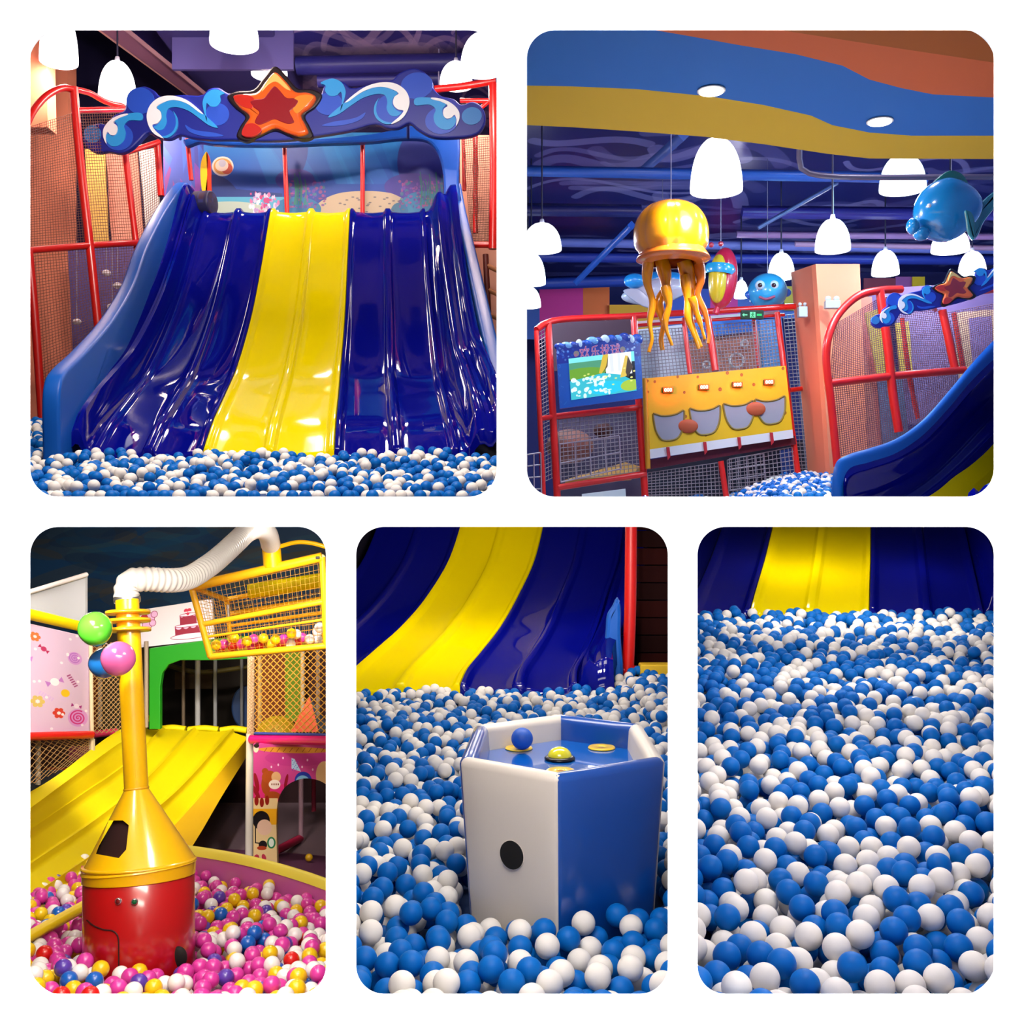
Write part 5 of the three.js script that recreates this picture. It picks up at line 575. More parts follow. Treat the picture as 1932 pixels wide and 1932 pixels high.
    const z2 = [[565, 1460, 1], [660, 1450, 0], [610, 1530, 5], [785, 1375, 1], [870, 1450, 0], [765, 1495, 5], [940, 1415, 1], [1020, 1390, 0], [985, 1470, 0], [1095, 1480, 5], [1140, 1380, 1], [1225, 1450, 1], [1285, 1395, 1], [1385, 1390, 0], [1350, 1465, 5], [1480, 1320, 1], [1540, 1330, 2], [1610, 1370, 0], [1555, 1440, 5], [1700, 1390, 2], [1795, 1300, 2], [1820, 1250, 2], [1470, 1450, 2], [1800, 1400, 2]], g = new THREE.SphereGeometry(RB, 20, 14), Rn = rng(3);
    z2.forEach(([x, y, c], i) => { const p = P(320 + x * 0.1553, 990 + y * 0.1553 + (c === 5 ? -2 : 0), d + 0.12 + 0.3 * (i % 3) / 3 + (c === 5 ? 0.2 : 0)); const m = shade(new THREE.Mesh(g, mat(warm[c].hex, { roughness: 0.32, clearcoat: 0.5 }))); m.name = numbered('basket_ball'); m.position.copy(p); scene.add(m); tag(m, warm[c].word + ' plastic ball lying inside the yellow wire basket', 'ball', warm[c].word + ' balls in the wire basket'); }); 
    const o = thing('outlet_pipe', 'yellow outlet pipe hanging at the hose end above the basket', 'pipe', P(514, 1070, 7.62)); part(o, 'pipe', tube([P(511, 1024, 7.62), P(515, 1070, 7.62)], S(17.5, 7.62), 28), amber); part(o, 'collar', tube([P(511, 1026, 7.62), P(511.6, 1033, 7.62)], S(19, 7.62), 28), ochre); part(o, 'stay_tube', tubeI([[528, 1031, 7.6], [560, 1023, 7.6], [590, 1025, 7.6], [628, 1036, 7.6]], 0.016, 10), amber); }
  // --- yellow slide from upper right down to the left
  { const t = thing('wave_slide', 'lemon yellow slide with three ribs behind the red drum', 'slide', P(200, 1640, 8.6)); const D = [11.4, 9.9, 8.4, 6.6];
    const E = [[[272, 1352], [203, 1391], [112, 1460], [22, 1514]], [[276, 1376], [222, 1408], [140, 1468], [22, 1556]], [[305, 1377], [241, 1444], [150, 1509], [22, 1597]], [[365, 1379], [285, 1466], [190, 1546], [22, 1662]], [[438, 1381], [341, 1490], [245, 1570], [70, 1692]], [[470, 1392], [374, 1512], [290, 1600], [130, 1722]]].map(l => new THREE.CatmullRomCurve3(l.map(([u, v], i) => P(u, v, D[i])), false, 'centripetal'));
    const up = V(0.35, 0.8, 0.35).normalize(); const lane = (a, b, rib) => grid(14, 50, (s, k) => lerp3(E[a].getPoint(k), E[b].getPoint(k), s).addScaledVector(up, s > 0.88 ? rib * Math.sin((s - 0.88) / 0.12 * Math.PI / 2) : s < 0.1 ? rib * (1 - s / 0.1) : 0));
    part(t, 'side_wall', grid(6, 50, (s, k) => lerp3(E[0].getPoint(k), E[1].getPoint(k), s).addScaledVector(V(-1, 0.4, 0), 0.02 * Math.sin(Math.PI * s))), lemon); part(t, 'slide_lane', lane(1, 2, 0.03), lemon); part(t, 'slide_lane', lane(2, 3, 0.05), lemon); part(t, 'slide_lane', lane(3, 4, 0.05), lemon); part(t, 'slide_lane', lane(4, 5, 0.05), lemon);
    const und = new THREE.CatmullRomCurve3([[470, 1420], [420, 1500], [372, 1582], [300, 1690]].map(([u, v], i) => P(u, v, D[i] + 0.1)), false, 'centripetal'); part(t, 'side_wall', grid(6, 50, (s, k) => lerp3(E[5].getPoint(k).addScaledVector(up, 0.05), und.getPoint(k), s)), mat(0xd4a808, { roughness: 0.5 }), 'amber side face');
    const lip = (u0, u1, v) => part(t, 'top_lip', tubeI([[u0, v, 11.45], [(u0 + u1) / 2, v - 3, 11.45], [u1, v, 11.45]], 0.035, 10), lemon); lip(300, 350, 1376); lip(355, 412, 1377); lip(416, 466, 1378); lip(272, 297, 1358); }
  single('pit_beam', tube([P(40, 1776, 5.15), P(166, 1706, 5.6)], 0.035, 4), mat(0xe8c810, { roughness: 0.4 }), 'yellow beam running through the candy coloured balls', 'beam');
  // --- balloons
  for (const [u, v, ru, rv, d, c, l] of [[180, 1187, 31.5, 33, 5.02, 0x4ec22c, 'green'], [223, 1243, 32, 33, 4.92, 0xf070b8, 'pink'], [199, 1251, 31, 29, 5.15, 0x1464b0, 'blue']]) { const t = thing('balloon', l + ' round balloon tied to the yellow pipe', 'balloon', P(u, v, d)); const g = ball(V(0, 0, 0), S(ru, d), S(rv, d), S(ru, d), 40, 28); { const p = g.attributes.position; for (let i = 0; i < p.count; i++) { const y = p.getY(i) / S(rv, d); if (y < 0) { const k = 1 + 0.08 * y; p.setX(i, p.getX(i) * k); p.setZ(i, p.getZ(i) * k); } } g.computeVertexNormals(); g.rotateZ(l === 'green' ? 0.3 : l === 'pink' ? -0.2 : 0.1); } const c0 = P(u, v, d); g.translate(c0.x, c0.y, c0.z); part(t, 'skin', g, mat(c, { roughness: 0.16, clearcoat: 1, clearcoatRoughness: 0.04, transmission: 0.0 })); const kn = P(u + 12, v + 24, d + 0.09); part(t, 'knot', ball(kn, 0.008, 0.01, 0.008, 10, 8), mat(c)); part(t, 'string', tube([kn, P(248, 1235, 5.2)], 0.0018, 5), mat(0xe8e8e8)); }
  // --- left: white wall, candy print, nets
  single('white_screen', slab([P(10, 1133, 8.6), P(161, 1085, 9.6), P(161, 1180, 9.6), P(10, 1160, 8.6)], 0.05), mat(0xb9bcc6, { roughness: 0.7 }), 'pale screen wall above the candy print', 'screen wall'); single('screen_edge', tube([P(10, 1131, 8.58), P(163, 1084, 9.58)], 0.022, 8), mat(0xd8d0d4), 'pale edge rail along the screen wall top', 'rail');
  const candy = printed(480, 690, (g, w, h) => { const R = rng(23); g.fillStyle = '#cdb4d2'; g.fillRect(0, 0, w, h); const at = (x, y) => [x * w, y * h]; const sweet = (x, y, r, c1, c2, a) => { g.save(); g.translate(...at(x, y)); g.rotate(a); g.fillStyle = c2; for (const s of [-1, 1]) { g.beginPath(); g.moveTo(s * r * 0.8, 0); g.lineTo(s * r * 2, -r * 0.8); g.lineTo(s * r * 2, r * 0.8); g.fill(); } g.fillStyle = c1; g.beginPath(); g.arc(0, 0, r, 0, 7); g.fill(); g.restore(); }; const spiral = (x, y, r, c) => { g.fillStyle = '#c890d0'; g.beginPath(); g.arc(...at(x, y), r, 0, 7); g.fill(); g.strokeStyle = c; g.lineWidth = r * 0.14; g.beginPath(); for (let i = 0; i < 90; i++) { const a = i * 0.2, q = r * 0.85 * i / 90; g.lineTo(x * w + q * Math.cos(a), y * h + q * Math.sin(a)); } g.stroke(); }; const flower = (x, y, r, c) => { g.fillStyle = c; for (let i = 0; i < 6; i++) { g.beginPath(); g.arc(x * w + r * Math.cos(i * 1.047), y * h + r * Math.sin(i * 1.047), r * 0.55, 0, 7); g.fill(); } g.fillStyle = '#f0e0d8'; g.beginPath(); g.arc(x * w, y * h, r * 0.4, 0, 7); g.fill(); }; const cane = (x, y, c, a) => { g.save(); g.translate(...at(x, y)); g.rotate(a); g.fillStyle = c; for (let i = 0; i < 6; i++) g.fillRect(i * 16 - 48, -8, 9, 26); g.restore(); };
    sweet(0.2, 0.3, 22, '#e4dce4', '#b878c8', 0.2); sweet(0.55, 0.5, 26, '#e4e0ea', '#b070c0', -0.4); sweet(0.42, 0.2, 16, '#b03060', '#a81850', 0.6); sweet(0.15, 0.42, 16, '#e0d0e4', '#98207a', 0.3); sweet(0.82, 0.72, 16, '#e0d0e4', '#98207a', 0.2); sweet(0.12, 0.9, 18, '#e8e0e4', '#c02838', 0.3); flower(0.32, 0.1, 20, '#d8703a'); flower(0.6, 0.8, 24, '#c8382a'); spiral(0.84, 0.84, 62, '#c01f78'); spiral(0.8, 0.24, 44, '#a868c0'); g.fillStyle = '#e8b820'; g.beginPath(); g.arc(...at(0.68, 0.6), 26, 0, 7); g.fill(); cane(0.1, 0.52, '#d8c060', -0.6); cane(0.46, 0.64, '#c8a8d8', 0.5); cane(0.78, 0.47, '#98407a', 1.0); cane(0.08, 0.75, '#8a58b0', 1.2); flower(0.35, 0.7, 26, '#c8b060'); g.fillStyle = '#b82040'; for (const [x, y] of [[0.06, 0.17], [0.14, 0.2], [0.22, 0.24], [0.1, 0.86], [0.06, 0.8]]) { g.beginPath(); g.arc(...at(x, y), 13, 0, 7); g.fill(); } for (let i = 0; i < 20; i++) { g.fillStyle = '#e4dce6'; g.beginPath(); g.arc(R() * w, R() * h, 9, 0, 7); g.fill(); } });
  const cp = thing('candy_print_wall', 'lilac panel printed with sweets and lollipops', 'panel', P(110, 1385, 8.6)); part(cp, 'print', slab([P(10, 1168, 8.2), P(170, 1204, 9.4), P(170, 1384, 9.4), P(10, 1384, 8.2)], 0.04), candy); part(cp, 'top_tube', tube([P(10, 1148, 8.1), P(60, 1160, 8.5), P(152, 1182, 9.3)], 0.045, 12), lemon, 'yellow padded tube'); part(cp, 'side_rope', tube([P(171, 1215, 9.38), P(174, 1430, 9.38)], 0.018, 8), mat(0xc8b898));
  { const t = thing('play_structure', 'red railed net bay below the candy print', 'play structure', P(110, 1490, 9)); const rd = mat(0xc81a16, { roughness: 0.4 }); part(t, 'rail', tube([P(10, 1391, 8.15), P(172, 1386, 9.35)], 0.035, 10), rd); part(t, 'rail', tubeI([[176, 1386, 10.4], [220, 1380, 10.6]], 0.035, 10), mat(0xc82a50)); part(t, 'post', tubeI([[72, 1395, 8.9], [72, 1480, 8.9]], 0.022, 8), mat(0xc8b49c)); part(t, 'post', tubeI([[173, 1395, 9.4], [173, 1440, 9.4]], 0.03, 8), mat(0xcfc4b0)); const nm = mat(0xb08850, { roughness: 0.8 }); part(t, 'netting', netting([P(10, 1396, 8.2), P(172, 1392, 9.4), P(172, 1424, 9.4), P(10, 1505, 8.2)], 13, 7, 0.0045, true), nm); part(t, 'netting', netting([P(174, 1215, 10.2), P(236, 1210, 10.4), P(236, 1380, 10.4), P(174, 1384, 10.2)], 7, 18, 0.0045, true), nm); }
  const bp = (u0, v0, u1, v1, c, l, d) => single('backing_panel', slab(rect(u0, v0, u1, v1, d), 0.04), mat(c, { roughness: 0.85 }), l, 'panel');
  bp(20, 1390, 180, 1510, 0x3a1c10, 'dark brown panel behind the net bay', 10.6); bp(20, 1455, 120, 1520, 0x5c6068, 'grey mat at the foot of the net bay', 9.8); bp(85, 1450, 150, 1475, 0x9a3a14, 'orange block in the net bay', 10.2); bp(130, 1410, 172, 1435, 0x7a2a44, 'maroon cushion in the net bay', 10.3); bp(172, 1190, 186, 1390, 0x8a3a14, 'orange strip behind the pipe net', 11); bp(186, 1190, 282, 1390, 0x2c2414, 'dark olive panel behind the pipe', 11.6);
  for (const [u, l] of [[188, 'beside the orange strip'], [276, 'beside the green arch']]) single('white_post', tubeI([[u, 1210, 10.9], [u, 1372, 10.9]], 0.022, 10), mat(0x9a8878), 'dull white post ' + l, 'post');
  // --- middle: cake banner and green arch with a dark hall behind
  { const t = thing('cake_banner', 'white banner printed with a pink tiered cake', 'banner', P(330, 1215, 11)); const q = [P(258, 1152, 11), P(400, 1130, 11), P(404, 1206, 11), P(262, 1222, 11)]; part(t, 'print', slab(q, 0.05), printed(700, 360, (g, w, h) => { g.fillStyle = '#d6d0da'; g.fillRect(0, 0, w, h); g.lineWidth = 5; const tier = (x, y, a, b, c1, c2) => { g.fillStyle = c2; g.fillRect(x - a, y, 2 * a, b); g.strokeStyle = '#8a2048'; g.strokeRect(x - a, y, 2 * a, b); g.fillStyle = c1; for (let i = 0; i < 4; i++) { g.beginPath(); g.arc(x - a + a / 4 + i * a / 2, y, a / 4, 0, Math.PI); g.fill(); g.stroke(); } g.fillStyle = '#e6cfe0'; g.beginPath(); g.ellipse(x, y, a, b * 0.16, 0, 0, 7); g.fill(); g.stroke(); }; tier(480, 205, 135, 95, '#d8b4d4', '#8c1a38'); tier(470, 110, 75, 85, '#d8b4d4', '#8c1a38'); g.fillStyle = '#e6d0de'; g.beginPath(); g.ellipse(480, 305, 180, 26, 0, 0, 7); g.fill(); g.stroke(); g.fillStyle = '#c02848'; g.beginPath(); g.arc(455, 72, 20, 0, 7); g.arc(485, 72, 20, 0, 7); g.moveTo(436, 80); g.lineTo(470, 118); g.lineTo(504, 80); g.fill(); g.fillStyle = '#d8a8d4'; for (const [x, y, r] of [[110, 90, 52], [160, 60, 30], [90, 150, 46], [140, 140, 30]]) { g.beginPath(); g.arc(x, y, r, 0, 7); g.fill(); g.stroke(); } g.fillStyle = '#a01c30'; g.beginPath(); g.arc(66, 80, 34, 0, 7); g.fill(); })); }
  { const t = thing('green_arch', 'green arched doorway panel under the cake banner', 'arch', P(340, 1378, 10.9)); const pts = [[281, 1224], [404, 1206], [470, 1200], [470, 1243], [400, 1246], [340, 1246], [318, 1254], [306, 1270], [302, 1296], [302, 1376], [281, 1376]]; part(t, 'panel', plate(smooth(pts, 1), 10.9, 0.08, { bevel: 0.01 }), mat(0x128a12, { roughness: 0.5 })); }
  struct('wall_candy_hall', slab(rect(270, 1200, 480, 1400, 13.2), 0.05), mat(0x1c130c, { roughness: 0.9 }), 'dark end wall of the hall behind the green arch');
  for (const [u, r, c, l] of [[346, 0.02, 0x6a5a48, 'thin dull post deep in the dark hall'], [373, 0.03, 0xb0b0b0, 'bright white post in the dark hall'], [406, 0.022, 0x8a8c90, 'grey post deep in the dark hall'], [456, 0.018, 0x6a6c70, 'thin grey post next to the net']]) single('hall_post', tubeI([[u, 1240, 12], [u, 1374, 12]], r, 10), mat(c), l, 'post');
  bp(330, 1268, 400, 1300, 0x3c2a10, 'ochre board in the dark hall', 12.6); single('roof_beam', tubeI([[300, 1250, 12.3], [372, 1268, 12.3], [470, 1258, 12.3]], 0.03, 6), mat(0x4a4012), 'bent ochre beam in the dark hall', 'beam'); single('blue_disc', plate(discPts(462, 1335, 26, 40), 12.1, 0.06, { bevel: 0.02 }), mat(0x14305c, { roughness: 0.6 }), 'dark blue rounded shape behind the netted post', 'disc');
  // --- right: netted post, nets, pink print with arch
  { const t = thing('play_structure', 'white post and pink railed net bay beside the yellow slide', 'play structure', P(472, 1626, 9.8)); const wp = mat(0xd4cec6, { roughness: 0.5 }); part(t, 'post', tubeI([[474, 1232, 9.8], [473, 1385, 9.8]], S(7, 9.8), 14), mat(0xd0b494, { roughness: 0.6 })); part(t, 'post', tubeI([[472, 1384, 9.8], [470, 1630, 9.8]], S(7.5, 9.8), 14), wp, 'white padded post'); part(t, 'rail', tubeI([[474, 1395, 9.75], [640, 1398, 9.3]], S(9, 9.6), 14), mat(0xd8066c, { roughness: 0.3, clearcoat: 0.6 }), 'magenta padded rail'); part(t, 'netting', netting([P(480, 1224, 9.78), P(632, 1212, 9.4), P(632, 1386, 9.4), P(480, 1384, 9.78)], 12, 13, 0.0055, true), mat(0xc8902a, { roughness: 0.7 })); part(t, 'netting', netting([P(468, 1236, 9.7), P(480, 1236, 9.7), P(480, 1384, 9.7), P(468, 1384, 9.7)], 2, 24, 0.003, true), mat(0xb08a60)); part(t, 'rope_edge', tubeI([[480, 1384, 9.72], [632, 1387, 9.34]], S(3, 9.6), 8), mat(0x28388a), 'blue rope edge'); for (const [u, c] of [[571, 0xb8a48c], [600, 0x8a7464], [490, 0xa88a5a]]) part(t, 'inner_post', tubeI([[u, 1222, 10.6], [u, 1380, 10.6]], S(4, 10.6), 10), mat(c)); }
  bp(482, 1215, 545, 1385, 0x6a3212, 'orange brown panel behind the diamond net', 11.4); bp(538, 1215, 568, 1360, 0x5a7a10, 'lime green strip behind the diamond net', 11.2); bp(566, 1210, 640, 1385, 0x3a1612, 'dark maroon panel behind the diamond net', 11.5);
  { const t = thing('foam_pyramid', 'orange foam pyramid with grey side behind the diamond net', 'foam block', P(585, 1380, 10.4)), a = P(584, 1313, 10.6), b = P(548, 1381, 10.4), c = P(602, 1381, 10.4), e = P(624, 1378, 10.9); const tri = (x, y, z) => { const g = new THREE.BufferGeometry(); g.setAttribute('position', new THREE.Float32BufferAttribute([...x.toArray(), ...y.toArray(), ...z.toArray()], 3)); g.setAttribute('uv', new THREE.Float32BufferAttribute([0, 0, 1, 0, 0, 1], 2)); g.computeVertexNormals(); return g; }; part(t, 'face', tri(a, b, c), mat(0xd8480c, { roughness: 0.6 })); part(t, 'face', tri(a, c, e), mat(0x6a7890, { roughness: 0.6 }), 'grey side'); part(t, 'face', tri(a, e, b), mat(0xa83a10, { roughness: 0.6 })); part(t, 'face', tri(b, e, c), mat(0xa83a10, { roughness: 0.6 })); }
  single('foam_dome', ball(P(522, 1384, 10.6), S(38, 10.6), S(33, 10.6), 0.2), mat(0xb89a10, { roughness: 0.6 }), 'ochre foam dome behind the diamond net', 'foam block');
  { const t = thing('bakery_panel', 'pink printed play house front with an arched opening', 'panel', P(540, 1640, 9.6)); const arch = smooth([[523, 1640], [523, 1520], [530, 1496], [544, 1480], [571, 1469], [600, 1472], [616, 1480]], 4, false); const outline = [[478, 1404], [638, 1406], [638, 1500], [616, 1480], ...arch.slice().reverse().slice(1), [478, 1632]].filter((p, i, a) => i === 0 || Math.hypot(p[0] - a[i - 1][0], p[1] - a[i - 1][1]) > 0.3);
    const g = plate(outline, 9.6, 0.06); { const p = g.attributes.position, uv = g.attributes.uv; for (let i = 0; i < p.count; i++) uv.setXY(i, (p.getX(i) / 9.6 * F + C - 478) / 160, 1 - ((CY - p.getY(i)) / 9.6 * F + C - 1404) / 236); }
    const pic = printed(640, 944, (g, w, h) => { const px = 4, X = u => (u - 478) * px, Y = v => (v - 1404) * px, el = (u, v, a, b, c, r = 0) => { g.fillStyle = c; g.beginPath(); g.ellipse(X(u), Y(v), a * px, b * px, r, 0, 7); g.fill(); }; g.fillStyle = '#c2408c'; g.fillRect(0, 0, w, h); g.fillStyle = '#d02a78'; g.fillRect(0, Y(1480), w, Y(1560)); g.fillStyle = '#b83486'; g.beginPath(); g.ellipse(X(560), Y(1430), 60 * px, 16 * px, 0, 0, 7); g.fill(); el(555, 1415, 68, 6, '#d08a30', 0.02); g.strokeStyle = '#8a4a12'; g.lineWidth = 5; for (let i = 0; i < 10; i++) { g.beginPath(); g.moveTo(X(498 + i * 12), Y(1419)); g.lineTo(X(504 + i * 12), Y(1411)); g.stroke(); } el(483, 1412, 5, 8, '#e0cdb4'); el(484, 1407, 5, 4, '#201418');
      for (const [u, v] of [[534, 1430], [512, 1447], [525, 1443], [580, 1434], [590, 1452], [570, 1447]]) el(u, v, 1.6, 2.4, '#e8c0dc'); g.fillStyle = '#a8c4e4'; g.beginPath(); g.moveTo(X(550), Y(1430)); g.lineTo(X(556), Y(1432)); g.lineTo(X(568), Y(1456)); g.lineTo(X(550), Y(1450)); g.fill(); g.fillStyle = '#2a4ab8'; for (let i = 0; i < 14; i++) g.fillRect(X(551 + (i * 5) % 12), Y(1434 + i * 1.5), 6, 6); el(572, 1472, 16, 16, '#2038a8'); el(571, 1475, 13, 12, '#7ab4dc'); el(612, 1462, 16, 26, '#e0b884');
      for (const [u, v, a, b, r] of [[484, 1476, 4, 18, -0.2], [483, 1494, 4, 14, -0.5], [540, 1474, 3, 14, 0.2]]) el(u, v, a, b, '#8c0c24', r); el(502, 1480, 9, 19, '#a04418'); el(500, 1455, 6, 6, '#a04418'); el(508, 1466, 14, 12, '#a84a1a'); el(521, 1466, 9, 10, '#d8a878'); el(514, 1502, 15, 9, '#a04418'); el(518, 1480, 11, 9, '#ecdcd4'); g.fillStyle = '#7a3a18'; for (const u of [512, 516, 520, 524]) g.fillRect(X(u), Y(1478), 8, 14); g.fillStyle = '#e0c490'; g.fillRect(0, Y(1506), X(524), Y(1640)); for (const [u, v] of [[484, 1511], [494, 1514], [504, 1510]]) el(u, v, 4, 9, '#8a1810'); g.fillStyle = '#e8a818'; g.fillRect(0, Y(1526), X(524), Y(1556) - Y(1526)); el(493, 1548, 16, 18, '#141014'); el(499, 1561, 14, 15, '#e2bca4'); el(496, 1594, 8, 8, '#141014'); el(512, 1590, 8, 11, '#1a7a4a'); el(512, 1590, 5, 8, '#dce8dc'); el(494, 1600, 9, 4, '#a83a18'); el(484, 1618, 5, 6, '#b8304a', 0.3); el(498, 1618, 4, 7, '#b8304a', -0.3); g.strokeStyle = '#141014'; g.lineWidth = 8; g.beginPath(); g.moveTo(X(482), Y(1560)); g.lineTo(X(482), Y(1590)); g.lineTo(X(496), Y(1592)); g.stroke(); }, { roughness: 0.35 }); part(t, 'front', g, pic); }
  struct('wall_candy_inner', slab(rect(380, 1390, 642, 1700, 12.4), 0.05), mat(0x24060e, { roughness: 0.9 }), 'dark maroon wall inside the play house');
  { const t = thing('inner_rail', 'dark magenta rail and pale post inside the arched opening', 'rail', P(560, 1600, 10.6)); part(t, 'rail', tubeI([[520, 1606, 10.2], [566, 1582, 10.9]], 0.04, 10), mat(0xa00a3c)); part(t, 'post', tubeI([[568, 1470, 10.9], [568, 1595, 10.9]], 0.025, 10), mat(0x9a7a8a)); part(t, 'post', tubeI([[592, 1470, 11.4], [592, 1530, 11.4]], 0.025, 10), mat(0x7a1030)); }
  single('play_mat', slab([P(380, 1590, 11.6), P(640, 1590, 11.6), P(640, 1665, 8.9), P(380, 1625, 8.9)], 0.03, V(0, -1, 0)), mat(0x5a2850, { roughness: 0.7 }), 'purple floor mat inside the play house', 'mat'); single('stray_ball', ball(P(583, 1618, 9.9), RB * 0.95), mat(0xc89a10, { roughness: 0.4 }), 'lone yellow ball on the purple floor mat', 'ball');
  // --- pit wall
  { const t = thing('pit_wall', 'pink pit wall with pale yellow padded top', 'pit wall', P(480, 1690, 8.2)); const top = [[345, 1596, 7.4], [400, 1604, 7.2], [460, 1615, 6.95], [520, 1630, 6.7], [580, 1648, 6.45], [636, 1668, 6.2]], cv = new THREE.CatmullRomCurve3(top.map(a => P(...a))); part(t, 'padded_top', grid(8, 40, (s, k) => { const p = cv.getPoint(k); const w = 0.14 * (0.6 + 0.6 * k); return p.add(V(0, -0.012 + 0.03 * Math.sin(Math.PI * s) - 0.03 * s, 0.1 * s - 0.05)); }), mat(0xf0e050, { roughness: 0.45 })); part(t, 'wall_face', grid(4, 40, (s, k) => cv.getPoint(k).add(V(0, -0.04 - 0.6 * s, 0.04 - 0.02 * s))), mat(0xd872c0, { roughness: 0.45, clearcoat: 0.3 }), 'pink vinyl face'); }
  heap({ seed: 71, name: 'the candy pit', where: ' around the red drum', d0: 3.75, d1: 7.85, u0: 24, u1: 628, surf: (x, z) => surf(x, z), base: (x, z) => surf(x, z) - 0.2, blocked: (x, z) => Math.hypot(x - dc.x, z - dc.z) < DRr + RB + 0.01 || (() => { const d = -z, u = x / d * F + C; return u > 330 && d > 7.4 - (u - 345) / 290 * 1.2 - 0.1; })(), colours: warm, bump: 0.03, tries: 30000 });
  struct('floor_candy_pit', slab([P(18, 0, 8), P(636, 0, 8), P(636, 0, 3.7), P(18, 0, 3.7)].map(p => V(p.x, surf(p.x, p.z) - 0.205, p.z)), 0.03, V(0, -1, 0)), mat(0x8a3a6a, { roughness: 0.9 }), 'base of the candy ball pit');
  struct('wall_candy_back', slab(rect(12, 968, 640, 1750, 14.5), 0.05), printed(1024, 1024, (g, w, h) => { const R = rng(51); g.fillStyle = '#2a5f9a'; g.fillRect(0, 0, w, h); for (let i = 0; i < 90; i++) { g.fillStyle = ['#22558c', '#2f78a8', '#6a5c50', '#7a6858', '#1c4274'][i % 5]; g.globalAlpha = 0.35; g.beginPath(); g.ellipse(R() * w, R() * h * 0.25, 60 + R() * 130, 10 + R() * 22, -0.3 + R() * 0.5, 0, 7); g.fill(); } g.globalAlpha = 1; g.fillStyle = '#3a281c'; g.fillRect(0, h * 0.34, w, h); }), 'dark painted night sky wall of the candy room');
  for (const [d, us] of [[2.7, [150, 330, 520]], [3.6, [90, 250, 410, 570]], [4.5, [70, 565]], [6.8, [80, 590]], [8.6, [110, 270]]]) for (const u of us) addedPanel((u - C) / F * d, d, CY - 0.026, 0.3, 0.3, 34, 0xfff4e4, 'added unseen flat square lamp over the candy pit', 'added lamps over the candy pit');
  for (const [u, d, tu, tv, td, cd] of [[110, 6.6, 100, 1290, 9.2, 16], [330, 8.2, 330, 1180, 11.2, 22], [230, 7.4, 230, 1450, 10.0, 26], [410, 8.4, 420, 1430, 11.2, 24], [560, 6.6, 560, 1500, 9.6, 22], [560, 8.4, 540, 1300, 11, 16], [480, 4.2, 500, 1150, 7.8, 16], [90, 4.4, 90, 1560, 7.6, 16]]) addedSpot(u, d, tu, tv, td, cd, 0.6, 0xfff4e4, 'small added spotlight, unseen, aimed into the candy room', 'added spotlights of the candy room');
}
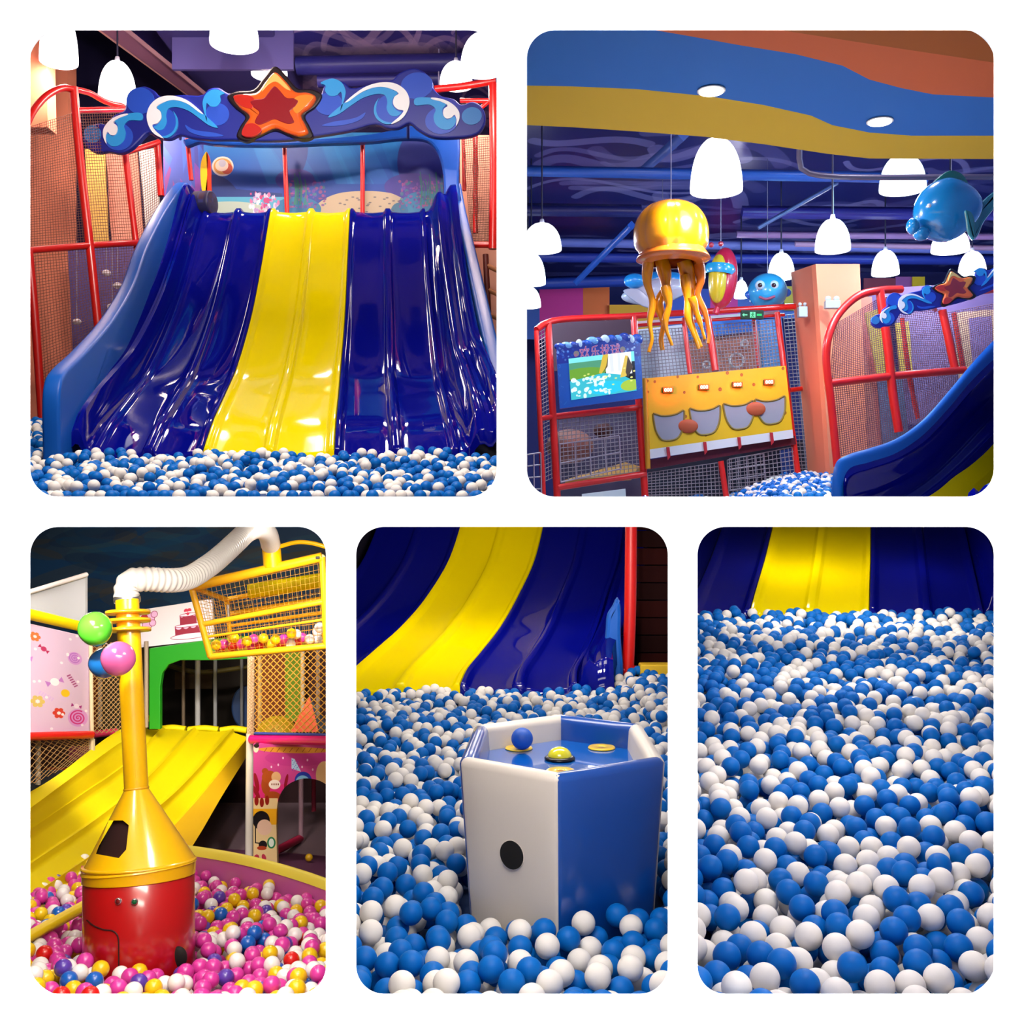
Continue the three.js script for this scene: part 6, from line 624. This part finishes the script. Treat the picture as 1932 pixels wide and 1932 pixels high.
// ================================================================== balls: the ones that show largest one by one, the rest as filling
{
  const N = 966, zb = new Float32Array(N * N).fill(1e9), id = new Int32Array(N * N).fill(-1), all = [];
  for (const pit of pits) for (const b of pit.balls) { const d = -b.p.z, u = (C + b.p.x / d * F) / 2, v = (C - (b.p.y - CY) / d * F) / 2, r = RB / d * F / 2; b.n = 0; const k = all.push(b) - 1; b.pit = pit;
    for (let y = Math.max(0, Math.ceil(v - r)); y <= Math.min(N - 1, v + r); y++) for (let x = Math.max(0, Math.ceil(u - r)); x <= Math.min(N - 1, u + r); x++) { const q = (x - u) ** 2 + (y - v) ** 2; if (q > r * r) continue; if (!windows.some(w => x * 2 > w[0] && x * 2 < w[2] && y * 2 > w[1] && y * 2 < w[3])) continue; const z = d - Math.sqrt(r * r - q) / r * RB; if (z < zb[y * N + x]) { zb[y * N + x] = z; id[y * N + x] = k; } } }
  for (const i of id) if (i >= 0) all[i].n++;
  const geo = new THREE.SphereGeometry(RB, 26, 16), mats = new Map();
  const matOf = (hex, candy) => { const k = hex + '|' + candy; if (!mats.has(k)) mats.set(k, new THREE.MeshPhysicalMaterial({ color: hex, roughness: candy ? 0.32 : 0.45, clearcoat: candy ? 0.5 : 0, clearcoatRoughness: 0.2, specularIntensity: candy ? 1 : 0.35 })); return mats.get(k); };
  const candy = b => b.pit.name === 'the candy pit';
  for (const list of [all.filter(b => !candy(b)), all.filter(candy)]) { list.sort((a, b) => b.n - a.n); list.slice(0, 300).forEach(b => { if (b.n > 8) b.own = true; }); }
  for (const b of all) if (b.own) {
    const c = b.pit.colours[b.c], m = shade(new THREE.Mesh(geo, matOf(c.hex, candy(b)))); m.name = numbered(candy(b) ? 'candy_ball' : 'pit_ball'); m.position.copy(b.p); scene.add(m);
    const w = b.pit.name === 'the candy pit' ? windows[2] : b.pit.name === 'the console pit' ? windows[3] : windows[4], d = -b.p.z, a = (C + b.p.x / d * F - w[0]) / (w[2] - w[0]), e = C + (CY - b.p.y) / d * F, col = Math.min(4, Math.max(0, Math.floor(a * 5))), top = candy(b) ? 1620 : 1400, row = Math.min(4, Math.max(0, Math.floor((e - top) / (1885 - top) * 5)));
    tag(m, c.word + ' plastic ball in ' + b.pit.name + ', ' + ['farthest', 'far', 'middle', 'near', 'front'][row] + ' row, ' + ['left edge', 'left of centre', 'centre', 'right of centre', 'right edge'][col], 'ball', c.word + ' balls in ' + b.pit.name);
  }
  for (const pit of pits) {
    const rest = pit.balls.filter(b => !b.own), m = new THREE.InstancedMesh(geo, candy({ pit }) ? new THREE.MeshPhysicalMaterial({ color: 0xffffff, roughness: 0.32, clearcoat: 0.5, clearcoatRoughness: 0.2 }) : new THREE.MeshPhysicalMaterial({ color: 0xffffff, roughness: 0.45, specularIntensity: 0.35 }), rest.length);
    const M = new THREE.Matrix4(), col = new THREE.Color(); rest.forEach((b, i) => { M.makeTranslation(b.p.x, b.p.y, b.p.z); m.setMatrixAt(i, M); m.setColorAt(i, col.set(pit.colours[b.c].hex)); });
    shade(m); m.name = numbered('ball_filling'); scene.add(m); tag(m, 'plastic balls filling ' + pit.name + pit.where, 'balls', null, 'stuff');
  }
  console.log('balls', pits.map(p => p.name + ' ' + p.balls.length + ' own ' + p.balls.filter(b => b.own).length).join('; '));
}
renderer.render(scene, camera);
